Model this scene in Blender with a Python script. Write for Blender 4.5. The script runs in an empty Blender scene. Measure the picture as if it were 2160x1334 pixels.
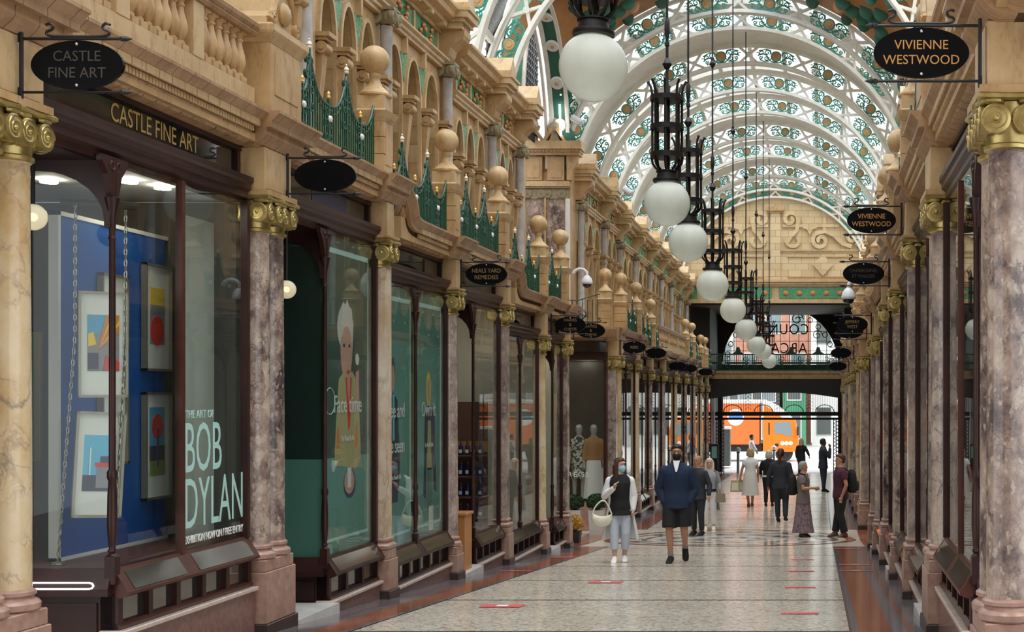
import bpy, bmesh, math, random
from mathutils import Vector, Matrix
random.seed(7)
PI = math.pi
S = bpy.context.scene
COL = S.collection
# ---------------------------------------------------------------- camera, sky, exposure
cd = bpy.data.cameras.new('camera'); cam = bpy.data.objects.new('camera', cd); COL.objects.link(cam)
cam.location = (1.845, 0, 0); cam.rotation_euler = (PI/2, 0, 0)
cd.sensor_fit = 'HORIZONTAL'; cd.sensor_width = 36.0; cd.lens = 36.0*2800/2160
cd.shift_x = (1080-1728)/2160; cd.shift_y = (836-667)/2160
cd.clip_start = .05; cd.clip_end = 600
S.camera = cam
W = bpy.data.worlds.new('overcast_sky'); S.world = W; W.use_nodes = True
bg = W.node_tree.nodes['Background']
bg.inputs[0].default_value = (.93, .97, 1.0, 1); bg.inputs[1].default_value = 1.4
sl = bpy.data.lights.new('sun', 'SUN'); so = bpy.data.objects.new('sun', sl); COL.objects.link(so)
sl.energy = 2.2; sl.angle = math.radians(50); sl.color = (1, .96, .9)
so.rotation_euler = (math.radians(14), math.radians(8), 0)
VS = S.view_settings
VS.view_transform = 'Standard'; VS.look = 'None'; VS.exposure = .68; VS.gamma = 1; VS.use_curve_mapping = False
# ---------------------------------------------------------------- floor profile
def zf(y): return -1.3-.0614*y if y < 28 else -3.0192-.0166*(y-28)
# ---------------------------------------------------------------- mesh helpers
class MB:
    def __init__(s): s.v = []; s.f = []
    def add(s, vs, fs):
        b = len(s.v); s.v += [tuple(p) for p in vs]; s.f += [tuple(b+i for i in q) for q in fs]; return s
    def hexa(s, p): return s.add(p, [(0,3,2,1),(4,5,6,7),(0,1,5,4),(1,2,6,5),(2,3,7,6),(3,0,4,7)])
    def box(s, x0, x1, y0, y1, z0, z1):
        return s.hexa([(x0,y0,z0),(x1,y0,z0),(x1,y1,z0),(x0,y1,z0),(x0,y0,z1),(x1,y0,z1),(x1,y1,z1),(x0,y1,z1)])
    def bev(s, x0, x1, y0, y1, z0, z1, b=.01):
        cx, cy = (x0+x1)/2, (y0+y1)/2
        return s.loft([[(x0+b,y0+b,z0),(x1-b,y0+b,z0),(x1-b,y1-b,z0),(x0+b,y1-b,z0)],[(x0,y0,z0+b),(x1,y0,z0+b),(x1,y1,z0+b),(x0,y1,z0+b)],
                       [(x0,y0,z1-b),(x1,y0,z1-b),(x1,y1,z1-b),(x0,y1,z1-b)],[(x0+b,y0+b,z1),(x1-b,y0+b,z1),(x1-b,y1-b,z1),(x0+b,y1-b,z1)]])
    def loft(s, rings, cap=True, closed=True):
        n = len(rings[0]); vs = [p for r in rings for p in r]; fs = []
        for i in range(len(rings)-1):
            for j in range(n if closed else n-1):
                k = (j+1) % n; fs.append((i*n+j, i*n+k, (i+1)*n+k, (i+1)*n+j))
        if cap: fs.append(tuple(range(n-1,-1,-1))); fs.append(tuple((len(rings)-1)*n+j for j in range(n)))
        return s.add(vs, fs)
    def prism(s, pts, vec):
        v = Vector(vec); return s.loft([[tuple(p) for p in pts], [tuple(Vector(p)+v) for p in pts]])
    def lathe(s, prof, c=(0,0,0), n=16, ax='z'):
        R = []
        for r, h in prof:
            ring = []
            for j in range(n):
                a = 2*PI*j/n; p, q = max(r,1e-4)*math.cos(a), max(r,1e-4)*math.sin(a)
                ring.append({'z':(c[0]+p,c[1]+q,c[2]+h),'y':(c[0]+p,c[1]+h,c[2]-q),'x':(c[0]+h,c[1]+p,c[2]+q)}[ax])
            R.append(ring)
        return s.loft(R)
    def square(s, prof, c=(0,0,0)):           # the square twin of lathe
        return s.loft([[(c[0]-r,c[1]-r,c[2]+h),(c[0]+r,c[1]-r,c[2]+h),(c[0]+r,c[1]+r,c[2]+h),(c[0]-r,c[1]+r,c[2]+h)] for r, h in prof])
    def tube(s, path, r, n=6, closed=False):
        P = [Vector(p) for p in path]; N = len(P); R = []; up = None
        for i in range(N):
            t = (P[(i+1)%N]-P[i-1]) if closed else (P[min(i+1,N-1)]-P[max(i-1,0)])
            t = t.normalized() if t.length > 1e-9 else Vector((0,0,1))
            if up is None: up = Vector((0,0,1)) if abs(t.z) < .9 else Vector((1,0,0))
            a = t.cross(up)
            if a.length < 1e-6: a = t.orthogonal()
            a.normalize(); b = t.cross(a); up = -b
            rr = r[i] if isinstance(r, (list, tuple)) else r
            if isinstance(rr, tuple): ra, rb = rr
            else: ra = rb = rr
            R.append([tuple(P[i]+a*(ra*math.cos(2*PI*j/n))+b*(rb*math.sin(2*PI*j/n))) for j in range(n)])
        if closed: R.append(R[0]); return s.loft(R, cap=False)
        return s.loft(R)
    def ball(s, c, r, nu=14, nv=8):
        rx, ry, rz = r if isinstance(r, tuple) else (r, r, r); R = []
        for i in range(nv+1):
            a = -PI/2+PI*i/nv; k = max(math.cos(a), 1e-3)
            R.append([(c[0]+rx*k*math.cos(2*PI*j/nu), c[1]+ry*k*math.sin(2*PI*j/nu), c[2]+rz*math.sin(a)) for j in range(nu)])
        return s.loft(R)
    def ribbon(s, path, w, mp, d):            # flat strip in 2-D, thickness d, mapped to 3-D by mp(p, q, depth)
        N = len(path); L = []; R = []
        for i in range(N):
            a = path[max(i-1,0)]; b = path[min(i+1,N-1)]; tx, ty = b[0]-a[0], b[1]-a[1]; l = math.hypot(tx,ty) or 1
            ww = (w[i] if isinstance(w, list) else w)/2; nx, ny = -ty/l*ww, tx/l*ww
            L.append((path[i][0]+nx, path[i][1]+ny)); R.append((path[i][0]-nx, path[i][1]-ny))
        return s.loft([[mp(*L[i],0), mp(*R[i],0), mp(*R[i],d), mp(*L[i],d)] for i in range(N)])
    def sweep(s, prof, path, sx):             # profile (u, n) along a (y, z) path, n measured along the path normal
        R = []
        for i, (y, z) in enumerate(path):
            a = path[max(i-1,0)]; b = path[min(i+1,len(path)-1)]; ty, tz = b[0]-a[0], b[1]-a[1]; l = math.hypot(ty,tz) or 1
            ny, nz = -tz/l, ty/l
            R.append([(sx*u, y+ny*h, z+nz*h) for u, h in prof])
        return s.loft(R)
    def build(s, name, mat, parent=None, smooth=False, stuff=False, label=None):
        me = bpy.data.meshes.new(name); me.from_pydata(s.v, [], s.f)
        bm = bmesh.new(); bm.from_mesh(me); bmesh.ops.recalc_face_normals(bm, faces=bm.faces); bm.to_mesh(me); bm.free()
        if smooth:
            me.polygons.foreach_set('use_smooth', [True]*len(me.polygons)); me.set_sharp_from_angle(angle=math.radians(smooth if smooth is not True else 38))
        return obj(name, me, mat, parent, stuff, label)
def obj(name, me, mat=None, parent=None, stuff=False, label=None):
    if mat and not me.materials: me.materials.append(M[mat])
    o = bpy.data.objects.new(name, me); COL.objects.link(o)
    if parent: o.parent = parent
    if stuff: o['kind'] = 'stuff'
    if label: o['label'] = label
    return o
def inst(o, parent, loc=None, rot=None, scl=None):   # a copy that shares its mesh
    c = o.copy(); COL.objects.link(c); c.parent = parent
    if loc is not None: c.location = loc
    if rot is not None: c.rotation_euler = rot
    if scl is not None: c.scale = scl
    return c
def thing(name, label, cat, loc=(0,0,0), rz=0, group=None):
    o = bpy.data.objects.new(name, None); COL.objects.link(o); o.empty_display_size = .1
    o.location = loc; o.rotation_euler = (0,0,rz)
    return tag(o, label, cat, group)
def tag(o, label, cat, group=None):
    o['label'] = label; o['category'] = cat
    if group: o['group'] = group
    return o
def struct(name, label=None, mesh_obj=None):
    o = mesh_obj
    if o is None: o = bpy.data.objects.new(name, None); COL.objects.link(o)
    o['kind'] = 'structure'
    if label: o['label'] = label
    return o
def copy_tree(o, parent=None):
    kids = list(o.children); c = o.copy(); COL.objects.link(c); c.parent = parent
    for k in kids: copy_tree(k, c)
    return c
def mirror(o, label=None, group=None):
    c = copy_tree(o); c.location.x *= -1; c.scale.x *= -1; c.rotation_euler.z *= -1
    if label: c['label'] = label
    if group: c['group'] = group
    return c
TXT = {}
def text_mesh(body, size=1, ext=.002, align='CENTER', sp=1.0, squeeze=1.0):
    k = (body, size, ext, align, sp, squeeze)
    if k not in TXT:
        cu = bpy.data.curves.new('t', 'FONT'); cu.body = body; cu.size = size; cu.extrude = ext; cu.align_x = align; cu.align_y = 'CENTER'
        cu.space_character = sp; cu.resolution_u = 3; cu.space_line = .95
        o = bpy.data.objects.new('t', cu); COL.objects.link(o); bpy.context.view_layer.update()
        me = bpy.data.meshes.new_from_object(o.evaluated_get(bpy.context.evaluated_depsgraph_get()))
        bpy.data.objects.remove(o); me.name = 'lettering'
        for v in me.vertices: v.co.x *= squeeze
        TXT[k] = me
    return TXT[k].copy()
def letter(body, size, mat, parent, loc, rot, ext=.002, name='lettering', **kw):
    o = obj(name, text_mesh(body, size, ext, **kw), mat, parent); o.location = loc; o.rotation_euler = rot
    return o
FACE = (PI/2, 0, 0)          # reads towards the street end the camera stands at
WALL = (PI/2, 0, PI/2)       # reads from the middle of the arcade, on the left wall
# ---------------------------------------------------------------- materials
M = {}
def mat(name, col, rough=.5, metal=0, spec=.5, **k):
    m = bpy.data.materials.new(name); m.use_nodes = True; nt = m.node_tree; b = nt.nodes['Principled BSDF']
    b.inputs['Base Color'].default_value = (*col, 1); b.inputs['Roughness'].default_value = rough
    b.inputs['Metallic'].default_value = metal; b.inputs['Specular IOR Level'].default_value = spec
    for kk, vv in k.items(): b.inputs[kk.replace('_',' ')].default_value = vv
    M[name] = m; return nt, b
def node(nt, typ, **k):
    n = nt.nodes.new(typ)
    for a, v in k.items():
        if hasattr(n, a): setattr(n, a, v)
        else: n.inputs[a.replace('_',' ')].default_value = v
    return n
def ramp(nt, src, stops, interp='LINEAR'):
    r = nt.nodes.new('ShaderNodeValToRGB'); e = r.color_ramp.elements; r.color_ramp.interpolation = interp
    while len(e) < len(stops): e.new(.5)
    for i, (p, c) in enumerate(stops): e[i].position = p; e[i].color = (*c, 1)
    nt.links.new(src, r.inputs[0]); return r
def coords(nt, kind='Object', scale=(1,1,1)):
    t = nt.nodes.new('ShaderNodeTexCoord'); mp = nt.nodes.new('ShaderNodeMapping'); mp.inputs['Scale'].default_value = scale
    if kind == 'World':
        g = nt.nodes.new('ShaderNodeNewGeometry'); nt.links.new(g.outputs['Position'], mp.inputs[0])
    else: nt.links.new(t.outputs[kind], mp.inputs[0])
    return mp.outputs[0]
def bump(nt, b, src, st=.3, dist=.01):
    n = node(nt, 'ShaderNodeBump', Strength=st, Distance=dist); nt.links.new(src, n.inputs['Height']); nt.links.new(n.outputs[0], b.inputs['Normal'])
def mottled(name, c0, c1, scale, rough=.45, det=6, spec=.5, b_st=.15, metal=0, where='World', **k):
    nt, b = mat(name, c0, rough, metal, spec, **k); n = node(nt, 'ShaderNodeTexNoise', Scale=scale, Detail=det, Roughness=.6)
    nt.links.new(coords(nt, where), n.inputs['Vector'])
    r = ramp(nt, n.outputs[0], [(.33, c0), (.67, c1)]); nt.links.new(r.outputs[0], b.inputs['Base Color'])
    if b_st: bump(nt, b, n.outputs[0], b_st)
    return nt, b
def stained(name, c0, c1, scale, joint=0):            # glazed terracotta: cloudy firing, fine soot specks, and block joints along the street
    nt, b = mat(name, c0, .4); co = coords(nt, 'World'); L = nt.links.new
    n = node(nt, 'ShaderNodeTexNoise', Scale=scale, Detail=6, Roughness=.62); L(co, n.inputs['Vector']); cur = ramp(nt, n.outputs[0], [(.33, c0), (.67, c1)]).outputs[0]
    n2 = node(nt, 'ShaderNodeTexNoise', Scale=9, Detail=8, Roughness=.75); L(coords(nt, 'World', (1,1,.3)), n2.inputs['Vector']); k = ramp(nt, n2.outputs[0], [(.50, (1,1,1)), (.72, (.50,.42,.36))])
    x = node(nt, 'ShaderNodeMixRGB', blend_type='MULTIPLY'); x.inputs[0].default_value = .8; L(cur, x.inputs[1]); L(k.outputs[0], x.inputs[2]); cur = x.outputs[0]
    if joint:
        sp = nt.nodes.new('ShaderNodeSeparateXYZ'); L(co, sp.inputs[0]); m1 = node(nt, 'ShaderNodeMath', operation='DIVIDE'); L(sp.outputs[1], m1.inputs[0]); m1.inputs[1].default_value = joint
        m2 = node(nt, 'ShaderNodeMath', operation='FRACT'); L(m1.outputs[0], m2.inputs[0]); m3 = node(nt, 'ShaderNodeMath', operation='LESS_THAN'); L(m2.outputs[0], m3.inputs[0]); m3.inputs[1].default_value = .03
        y = node(nt, 'ShaderNodeMixRGB'); L(m3.outputs[0], y.inputs[0]); L(cur, y.inputs[1]); y.inputs[2].default_value = (.085,.05,.03,1); cur = y.outputs[0]
    L(cur, b.inputs['Base Color']); bump(nt, b, n.outputs[0], .06)
stained('buff', (.43,.265,.115), (.60,.40,.20), 2.2)
stained('buff_pale', (.50,.335,.165), (.65,.465,.255), 3)
stained('buff_brown', (.31,.18,.092), (.46,.285,.155), 4, .235)
stained('ball_stone', (.44,.275,.12), (.66,.46,.25), 5)
mottled('joint', (.16,.09,.05), (.2,.12,.07), 4, .9, b_st=0)
def marble(name, stops, scale, vein, rough=.16, peb=(.62,.53,.43), pk=.55):
    nt, b = mat(name, stops[0][1], rough, 0, .5); co = coords(nt, 'World', (1,1,.7)); L = nt.links.new
    n1 = node(nt, 'ShaderNodeTexNoise', Scale=scale*.6, Detail=5, Roughness=.6); L(co, n1.inputs['Vector'])
    ad = node(nt, 'ShaderNodeVectorMath', operation='MULTIPLY_ADD'); L(n1.outputs['Color'], ad.inputs[0]); ad.inputs[1].default_value = (.20,.20,.20); L(co, ad.inputs[2])
    a2 = node(nt, 'ShaderNodeVectorMath', operation='MULTIPLY_ADD'); L(n1.outputs['Color'], a2.inputs[0]); a2.inputs[1].default_value = (.5,.5,.5); L(co, a2.inputs[2])
    n2 = node(nt, 'ShaderNodeTexNoise', Scale=scale*.38, Detail=10, Roughness=.68); L(co, n2.inputs['Vector'])
    cur = ramp(nt, n2.outputs[0], stops).outputs[0]
    for sc, lo, hi in ((scale*.9, .62, .30), (scale*2.6, .55, .25)):          # pale rounded fragments of two sizes
        v = node(nt, 'ShaderNodeTexVoronoi', Scale=sc); L(ad.outputs[0], v.inputs['Vector']); sp = nt.nodes.new('ShaderNodeSeparateColor'); L(v.outputs['Color'], sp.inputs[0])
        d = ramp(nt, v.outputs['Distance'], [(hi, (1,1,1)), (lo, (0,0,0))]); k = ramp(nt, sp.outputs[0], [(.58, (0,0,0)), (.66, (1,1,1))])
        m_ = node(nt, 'ShaderNodeMath', operation='MULTIPLY'); L(d.outputs[0], m_.inputs[0]); L(k.outputs[0], m_.inputs[1]); m2 = node(nt, 'ShaderNodeMath', operation='MULTIPLY'); L(m_.outputs[0], m2.inputs[0]); m2.inputs[1].default_value = pk
        x = node(nt, 'ShaderNodeMixRGB'); L(m2.outputs[0], x.inputs[0]); L(cur, x.inputs[1]); x.inputs[2].default_value = (*peb, 1); cur = x.outputs[0]
    for sc, wd, am in ((scale*.5, .035, .75), (scale*1.4, .05, .45)):         # wandering dark veins
        v2 = node(nt, 'ShaderNodeTexVoronoi', Scale=sc, feature='DISTANCE_TO_EDGE'); L(a2.outputs[0], v2.inputs['Vector']); ve = ramp(nt, v2.outputs['Distance'], [(0, (1,1,1)), (wd, (0,0,0))])
        n3 = node(nt, 'ShaderNodeTexNoise', Scale=sc*.8, Detail=4); L(co, n3.inputs['Vector']); k = ramp(nt, n3.outputs[0], [(.42, (0,0,0)), (.60, (am,am,am))])
        m_ = node(nt, 'ShaderNodeMath', operation='MULTIPLY'); L(ve.outputs[0], m_.inputs[0]); L(k.outputs[0], m_.inputs[1]); x = node(nt, 'ShaderNodeMixRGB'); L(m_.outputs[0], x.inputs[0]); L(cur, x.inputs[1]); x.inputs[2].default_value = (*vein, 1); cur = x.outputs[0]
    L(cur, b.inputs['Base Color'])
marble('marble_breccia', [(.34,(.05,.036,.04)),(.44,(.16,.115,.105)),(.53,(.32,.235,.195)),(.64,(.46,.36,.295))], 10, (.025,.022,.03), pk=.5)
marble('marble_pink', [(.34,(.11,.085,.09)),(.44,(.25,.19,.175)),(.54,(.38,.295,.25)),(.66,(.50,.405,.335))], 7.5, (.045,.04,.05), pk=.38)
marble('marble_yellow', [(.30,(.36,.22,.085)),(.44,(.52,.37,.19)),(.56,(.62,.49,.31)),(.70,(.70,.60,.45))], 4, (.17,.13,.11), peb=(.66,.55,.38), pk=.3)
marble('marble_cream', [(.30,(.42,.28,.14)),(.44,(.56,.44,.30)),(.58,(.68,.58,.46)),(.72,(.76,.69,.59))], 3.6, (.34,.24,.15), peb=(.74,.68,.58), pk=.2)
mottled('granite', (.30,.17,.13), (.42,.27,.21), 14, .3, b_st=.02)
mottled('granite_plinth', (.19,.10,.085), (.27,.155,.13), 22, .22, b_st=.01)
mottled('dark_stone', (.035,.022,.02), (.06,.042,.038), 20, .3, b_st=.02)
mottled('white_marble', (.55,.54,.52), (.68,.67,.65), 6, .25, b_st=.01)
mottled('sill_marble', (.50,.39,.33), (.62,.52,.46), 9, .25, b_st=.01)
mottled('gilt', (.33,.25,.09), (.60,.48,.20), 11, .33, metal=.75, b_st=.06)
mottled('stone_grey_green', (.23,.19,.115), (.36,.31,.19), 14, .6, b_st=.15)
nt, b = mottled('mahogany', (.022,.008,.0075), (.045,.016,.014), 3, .36, spec=.3, b_st=.02)
mottled('mahogany_red', (.05,.016,.012), (.085,.028,.02), 4, .33, spec=.35, b_st=.02)
mat('black_glass', (.012,.012,.013), .05, 0, .6); mat('mirror_dark', (.24,.23,.22), .08, .9, .5)
mat('iron_black', (.012,.011,.012), .42, .3); mat('iron_sign', (.005,.005,.006), .3, 0, .08)
mottled('iron_green', (.004,.052,.03), (.012,.105,.063), 18, .3, b_st=.1)
mottled('roof_green', (.012,.21,.15), (.03,.33,.24), 6, .4, b_st=0)
mottled('iron_white', (.70,.67,.59), (.82,.80,.74), 4, .5, b_st=.03)
mottled('plaster_white', (.70,.67,.60), (.80,.78,.72), 3, .6, b_st=.03)
mottled('rosette_gold', (.42,.24,.10), (.58,.37,.17), 9, .6, b_st=.1)
mottled('painted_orange', (.33,.15,.05), (.46,.23,.085), 2, .6, b_st=.02)
mat('painted_leaf', (.03,.13,.085), .6); mat('painted_peach', (.62,.33,.17), .6); mat('painted_line', (.06,.035,.03), .6)
nt, b = mottled('tile_green', (.03,.20,.09), (.14,.42,.22), 26, .25, det=3, b_st=.7)
mottled('fruit_orange', (.55,.15,.04), (.72,.26,.08), 20, .3, b_st=.1)
mat('cream_glaze', (.75,.66,.52), .25); mat('white_glaze', (.85,.83,.8), .15); mat('gold_paint', (.75,.5,.16), .35, .4)
mat('gold_dull', (.30,.20,.08), .4, .3); mat('sign_gold', (.62,.32,.10), .35, .35); mat('sign_dim', (.055,.047,.04), .4, .2); mat('steel', (.6,.6,.6), .3, .9)
mat('chain_steel', (.42,.40,.36), .3, .9); mat('cam_white', (.72,.73,.76), .35); mat('cam_black', (.02,.02,.025), .1)
mat('vinyl_teal', (.42,.68,.64), .4); mat('vinyl_white', (.78,.80,.78), .4); mat('vinyl_line', (.42,.72,.70), .4)
mat('panel_blue', (.008,.085,.34), .35); mat('panel_green_dark', (.02,.038,.032), .3); mat('panel_green_mid', (.045,.10,.085), .35); mat('panel_teal', (.095,.22,.185), .35); mat('panel_teal_light', (.15,.33,.285), .35)
mat('paper_white', (.72,.72,.68), .6); mat('frame_silver', (.28,.25,.2), .35, .5); mat('art_red', (.62,.05,.035), .6); mat('art_yellow', (.8,.55,.06), .6)
mat('art_blue', (.10,.35,.55), .6); mat('art_grey', (.25,.25,.27), .6); mat('art_sky', (.12,.48,.70), .6); mat('art_orange', (.62,.22,.05), .6); mat('art_green', (.22,.30,.10), .6); mat('art_dark', (.06,.06,.10), .6)
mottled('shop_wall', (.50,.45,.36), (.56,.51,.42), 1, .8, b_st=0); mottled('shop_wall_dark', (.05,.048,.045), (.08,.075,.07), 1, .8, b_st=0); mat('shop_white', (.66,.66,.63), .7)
mat('wood_counter', (.45,.20,.055), .4); mat('shelf_wood', (.12,.05,.035), .5); mat('bottle_blue', (.012,.02,.11), .15); mat('label_white', (.7,.7,.68), .6)
mottled('window_dark', (.05,.03,.028), (.09,.055,.05), 2, .15, b_st=0)
# glass
def schlick(nt, f0):
    lw = node(nt, 'ShaderNodeLayerWeight', Blend=.5); pw = node(nt, 'ShaderNodeMath', operation='POWER'); nt.links.new(lw.outputs['Facing'], pw.inputs[0]); pw.inputs[1].default_value = 5
    ma = node(nt, 'ShaderNodeMath', operation='MULTIPLY_ADD'); nt.links.new(pw.outputs[0], ma.inputs[0]); ma.inputs[1].default_value = 1-f0; ma.inputs[2].default_value = f0; return ma
def glassy(name, tint, f0=.06, alpha=.9, rough=0.0):
    m = bpy.data.materials.new(name); m.use_nodes = True; nt = m.node_tree; nt.nodes.clear(); o = nt.nodes.new('ShaderNodeOutputMaterial')
    tr = node(nt, 'ShaderNodeBsdfTransparent'); tr.inputs[0].default_value = (*tint, 1); gl = node(nt, 'ShaderNodeBsdfGlossy', Roughness=rough)
    ma = schlick(nt, f0); mi = nt.nodes.new('ShaderNodeMixShader'); nt.links.new(ma.outputs[0], mi.inputs[0]); nt.links.new(tr.outputs[0], mi.inputs[1]); nt.links.new(gl.outputs[0], mi.inputs[2]); nt.links.new(mi.outputs[0], o.inputs[0]); M[name] = m
glassy('glass_shop', (.94,.97,.96), .022); glassy('glass_roof', (.95,.97,.99), .02, rough=.1)
def globe_mat():
    m = bpy.data.materials.new('globe_glass'); m.use_nodes = True; nt = m.node_tree; nt.nodes.clear(); o = nt.nodes.new('ShaderNodeOutputMaterial')
    tl = node(nt, 'ShaderNodeBsdfTranslucent'); df = node(nt, 'ShaderNodeBsdfDiffuse'); tr = node(nt, 'ShaderNodeBsdfTransparent'); gl = node(nt, 'ShaderNodeBsdfGlossy', Roughness=.3)
    n = node(nt, 'ShaderNodeTexNoise', Scale=4, Detail=5); nt.links.new(coords(nt, 'Object', (1,1,.35)), n.inputs['Vector'])
    r = ramp(nt, n.outputs[0], [(.3,(.84,.88,.80)),(.7,(.95,.97,.92))])
    for q in (tl, df): nt.links.new(r.outputs[0], q.inputs[0])
    tr.inputs[0].default_value = (.93,.96,.92,1)
    m1 = nt.nodes.new('ShaderNodeMixShader'); m1.inputs[0].default_value = .5; nt.links.new(tl.outputs[0], m1.inputs[1]); nt.links.new(df.outputs[0], m1.inputs[2])
    m2 = nt.nodes.new('ShaderNodeMixShader'); m2.inputs[0].default_value = .18; nt.links.new(m1.outputs[0], m2.inputs[1]); nt.links.new(tr.outputs[0], m2.inputs[2])
    m3 = nt.nodes.new('ShaderNodeMixShader'); fr = schlick(nt, .015); nt.links.new(fr.outputs[0], m3.inputs[0]); nt.links.new(m2.outputs[0], m3.inputs[1]); nt.links.new(gl.outputs[0], m3.inputs[2]); nt.links.new(m3.outputs[0], o.inputs[0]); M['globe_glass'] = m
globe_mat()
def emis(name, col, st):
    nt, b = mat(name, col, .5); b.inputs['Emission Color'].default_value = (*col, 1); b.inputs['Emission Strength'].default_value = st
emis('lamp_warm', (1,.72,.36), 3); emis('tube_white', (1,1,1), 6); emis('strip_white', (1,1,1), 1.6); emis('spot_warm', (1,.9,.75), 28); emis('lamp_soft', (1,.88,.7), .35)
# floor
nt, b = mat('terrazzo', (.5,.46,.4), .17, 0, .5); co = coords(nt, 'World')
v = node(nt, 'ShaderNodeTexVoronoi', Scale=38); nt.links.new(co, v.inputs['Vector']); sp = nt.nodes.new('ShaderNodeSeparateColor'); nt.links.new(v.outputs['Color'], sp.inputs[0])
r = ramp(nt, sp.outputs[0], [(0,(.33,.285,.24)),(.3,(.53,.47,.39)),(.6,(.65,.585,.49)),(1,(.80,.735,.63))]); n = node(nt, 'ShaderNodeTexNoise', Scale=1.3, Detail=4); nt.links.new(co, n.inputs['Vector'])
x = node(nt, 'ShaderNodeMixRGB', blend_type='MULTIPLY'); x.inputs[0].default_value = .5; nt.links.new(r.outputs[0], x.inputs[1]); r2 = ramp(nt, n.outputs[0], [(.3,(.72,.69,.66)),(.7,(1,1,1))]); nt.links.new(r2.outputs[0], x.inputs[2]); nt.links.new(x.outputs[0], b.inputs['Base Color'])
mottled('floor_red', (.22,.062,.03), (.33,.115,.06), 7, .14, b_st=0); mottled('floor_grey', (.11,.105,.12), (.19,.18,.195), 8, .12, b_st=0); mottled('floor_line', (.07,.045,.04), (.11,.07,.06), 8, .2, b_st=0)
mottled('floor_cream', (.54,.49,.41), (.68,.62,.53), 18, .15, b_st=0); mottled('mosaic', (.30,.30,.28), (.60,.57,.49), 30, .16, b_st=0)
mat('sticker_red', (.70,.10,.11), .4); mat('sticker_white', (.8,.8,.8), .4)
# ================================================================ THE SETTING
def T(y): return 0 if y < 14.72 else -.34 if y < 20.25 else -.68 if y < 27.8 else -.78 if y < 35 else -1.0 if y < 50 else -1.27
STN = [14.31, 17.0, 19.8, 22.5, 24.57]
FAR = [30.9, 34.2, 36.9, 40.0, 43.4, 46.6, 49.8, 52.7, 55.6]
# ---------------------------------------------------------------- floor
floor = struct('floor')
def patch(name, m, x0, x1, y0, y1, eps, th=.0):
    b = MB(); ys = sorted({y0, y1} | ({28.0} if y0 < 28 < y1 else set()))
    for a, c in zip(ys, ys[1:]): b.add([(x0,a,zf(a)+eps),(x1,a,zf(a)+eps),(x1,c,zf(c)+eps),(x0,c,zf(c)+eps)], [(0,1,2,3)])
    return b.build(name, m, floor)
b = MB()
for a, c in ((-16, 28), (28, 61)): b.hexa([(-7.5,a,zf(a)-.3),(7.5,a,zf(a)-.3),(7.5,c,zf(c)-.3),(-7.5,c,zf(c)-.3),(-7.5,a,zf(a)-.004),(7.5,a,zf(a)-.004),(7.5,c,zf(c)-.004),(-7.5,c,zf(c)-.004)])
b.build('floor_bed', 'floor_line', floor)
LN = [-16, -6, 2.6, 5.5, 8.35, 11.2, 14.07, 16.75, 19.45, 22.2, 24.4, 30.9, 33.6, 36.4, 39.2, 42, 44.8, 47.6, 50.4, 53.2, 56, 58.8, 61]
for a, c in zip(LN, LN[1:]):
    if a == 24.4:
        patch('terrazzo_slab', 'terrazzo', -2.1, 2.1, a+.03, 25.0, .0); patch('terrazzo_slab', 'terrazzo', -2.1, 2.1, 30.4, c-.03, .0); continue
    patch('terrazzo_slab', 'terrazzo', -2.1, 2.1, a+.03, c-.03, .0)
for sx in (-1, 1):
    for x0, x1, m, nm in ((2.12,2.18,'floor_grey','border_strip'), (2.18,2.46,'floor_red','border_band'), (2.46,2.6,'floor_grey','border_strip'), (2.6,2.63,'floor_red','border_strip'), (2.63,4.6,'floor_grey','border_band')):
        for a, c in ((-16, 25), (30.4, 61)): patch(nm, m, *sorted((sx*x0, sx*x1)), a, c, .0)
patch('crossing_bed', 'floor_cream', -7, 7, 25.0, 30.4, -.002)
def ring(name, m, r0, r1, eps, n=72, seg=None):
    b = MB(); cy = 27.7
    for i in range(n):
        if seg and i % seg[0] >= seg[1]: continue
        a0, a1 = 2*PI*i/n, 2*PI*(i+1)/n; P = []
        for r, a in ((r0,a0),(r1,a0),(r1,a1),(r0,a1)): x, y = r*math.cos(a), cy+r*math.sin(a); P.append((x, y, zf(y)+eps))
        b.add(P, [(0,1,2,3)])
    return b.build(name, m, floor)
for r0, r1, m in ((2.42,2.62,'floor_red'),(2.25,2.42,'floor_cream'),(1.75,2.25,'floor_grey'),(1.6,1.75,'floor_cream'),(1.05,1.6,'mosaic'),(.9,1.05,'floor_cream'),(.4,.9,'mosaic'),(.0,.4,'floor_cream')): ring('mosaic_ring', m, r0, r1, .004)
ring('mosaic_motif', 'floor_cream', 1.85, 2.12, .007, 72, (6,4)); ring('mosaic_motif', 'floor_grey', 1.2, 1.45, .007, 60, (5,3)); ring('mosaic_motif', 'floor_grey', .55, .75, .007, 48, (4,2))
for sx in (-1, 1):
    for k, (x0, x1, m) in enumerate(((2.7,3.05,'floor_red'),(3.05,3.25,'floor_grey'),(3.9,4.3,'floor_red'),(4.3,4.5,'floor_grey'))):
        patch('transept_band', m, *sorted((sx*x0, sx*x1)), 25.1, 30.3, .003)
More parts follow.
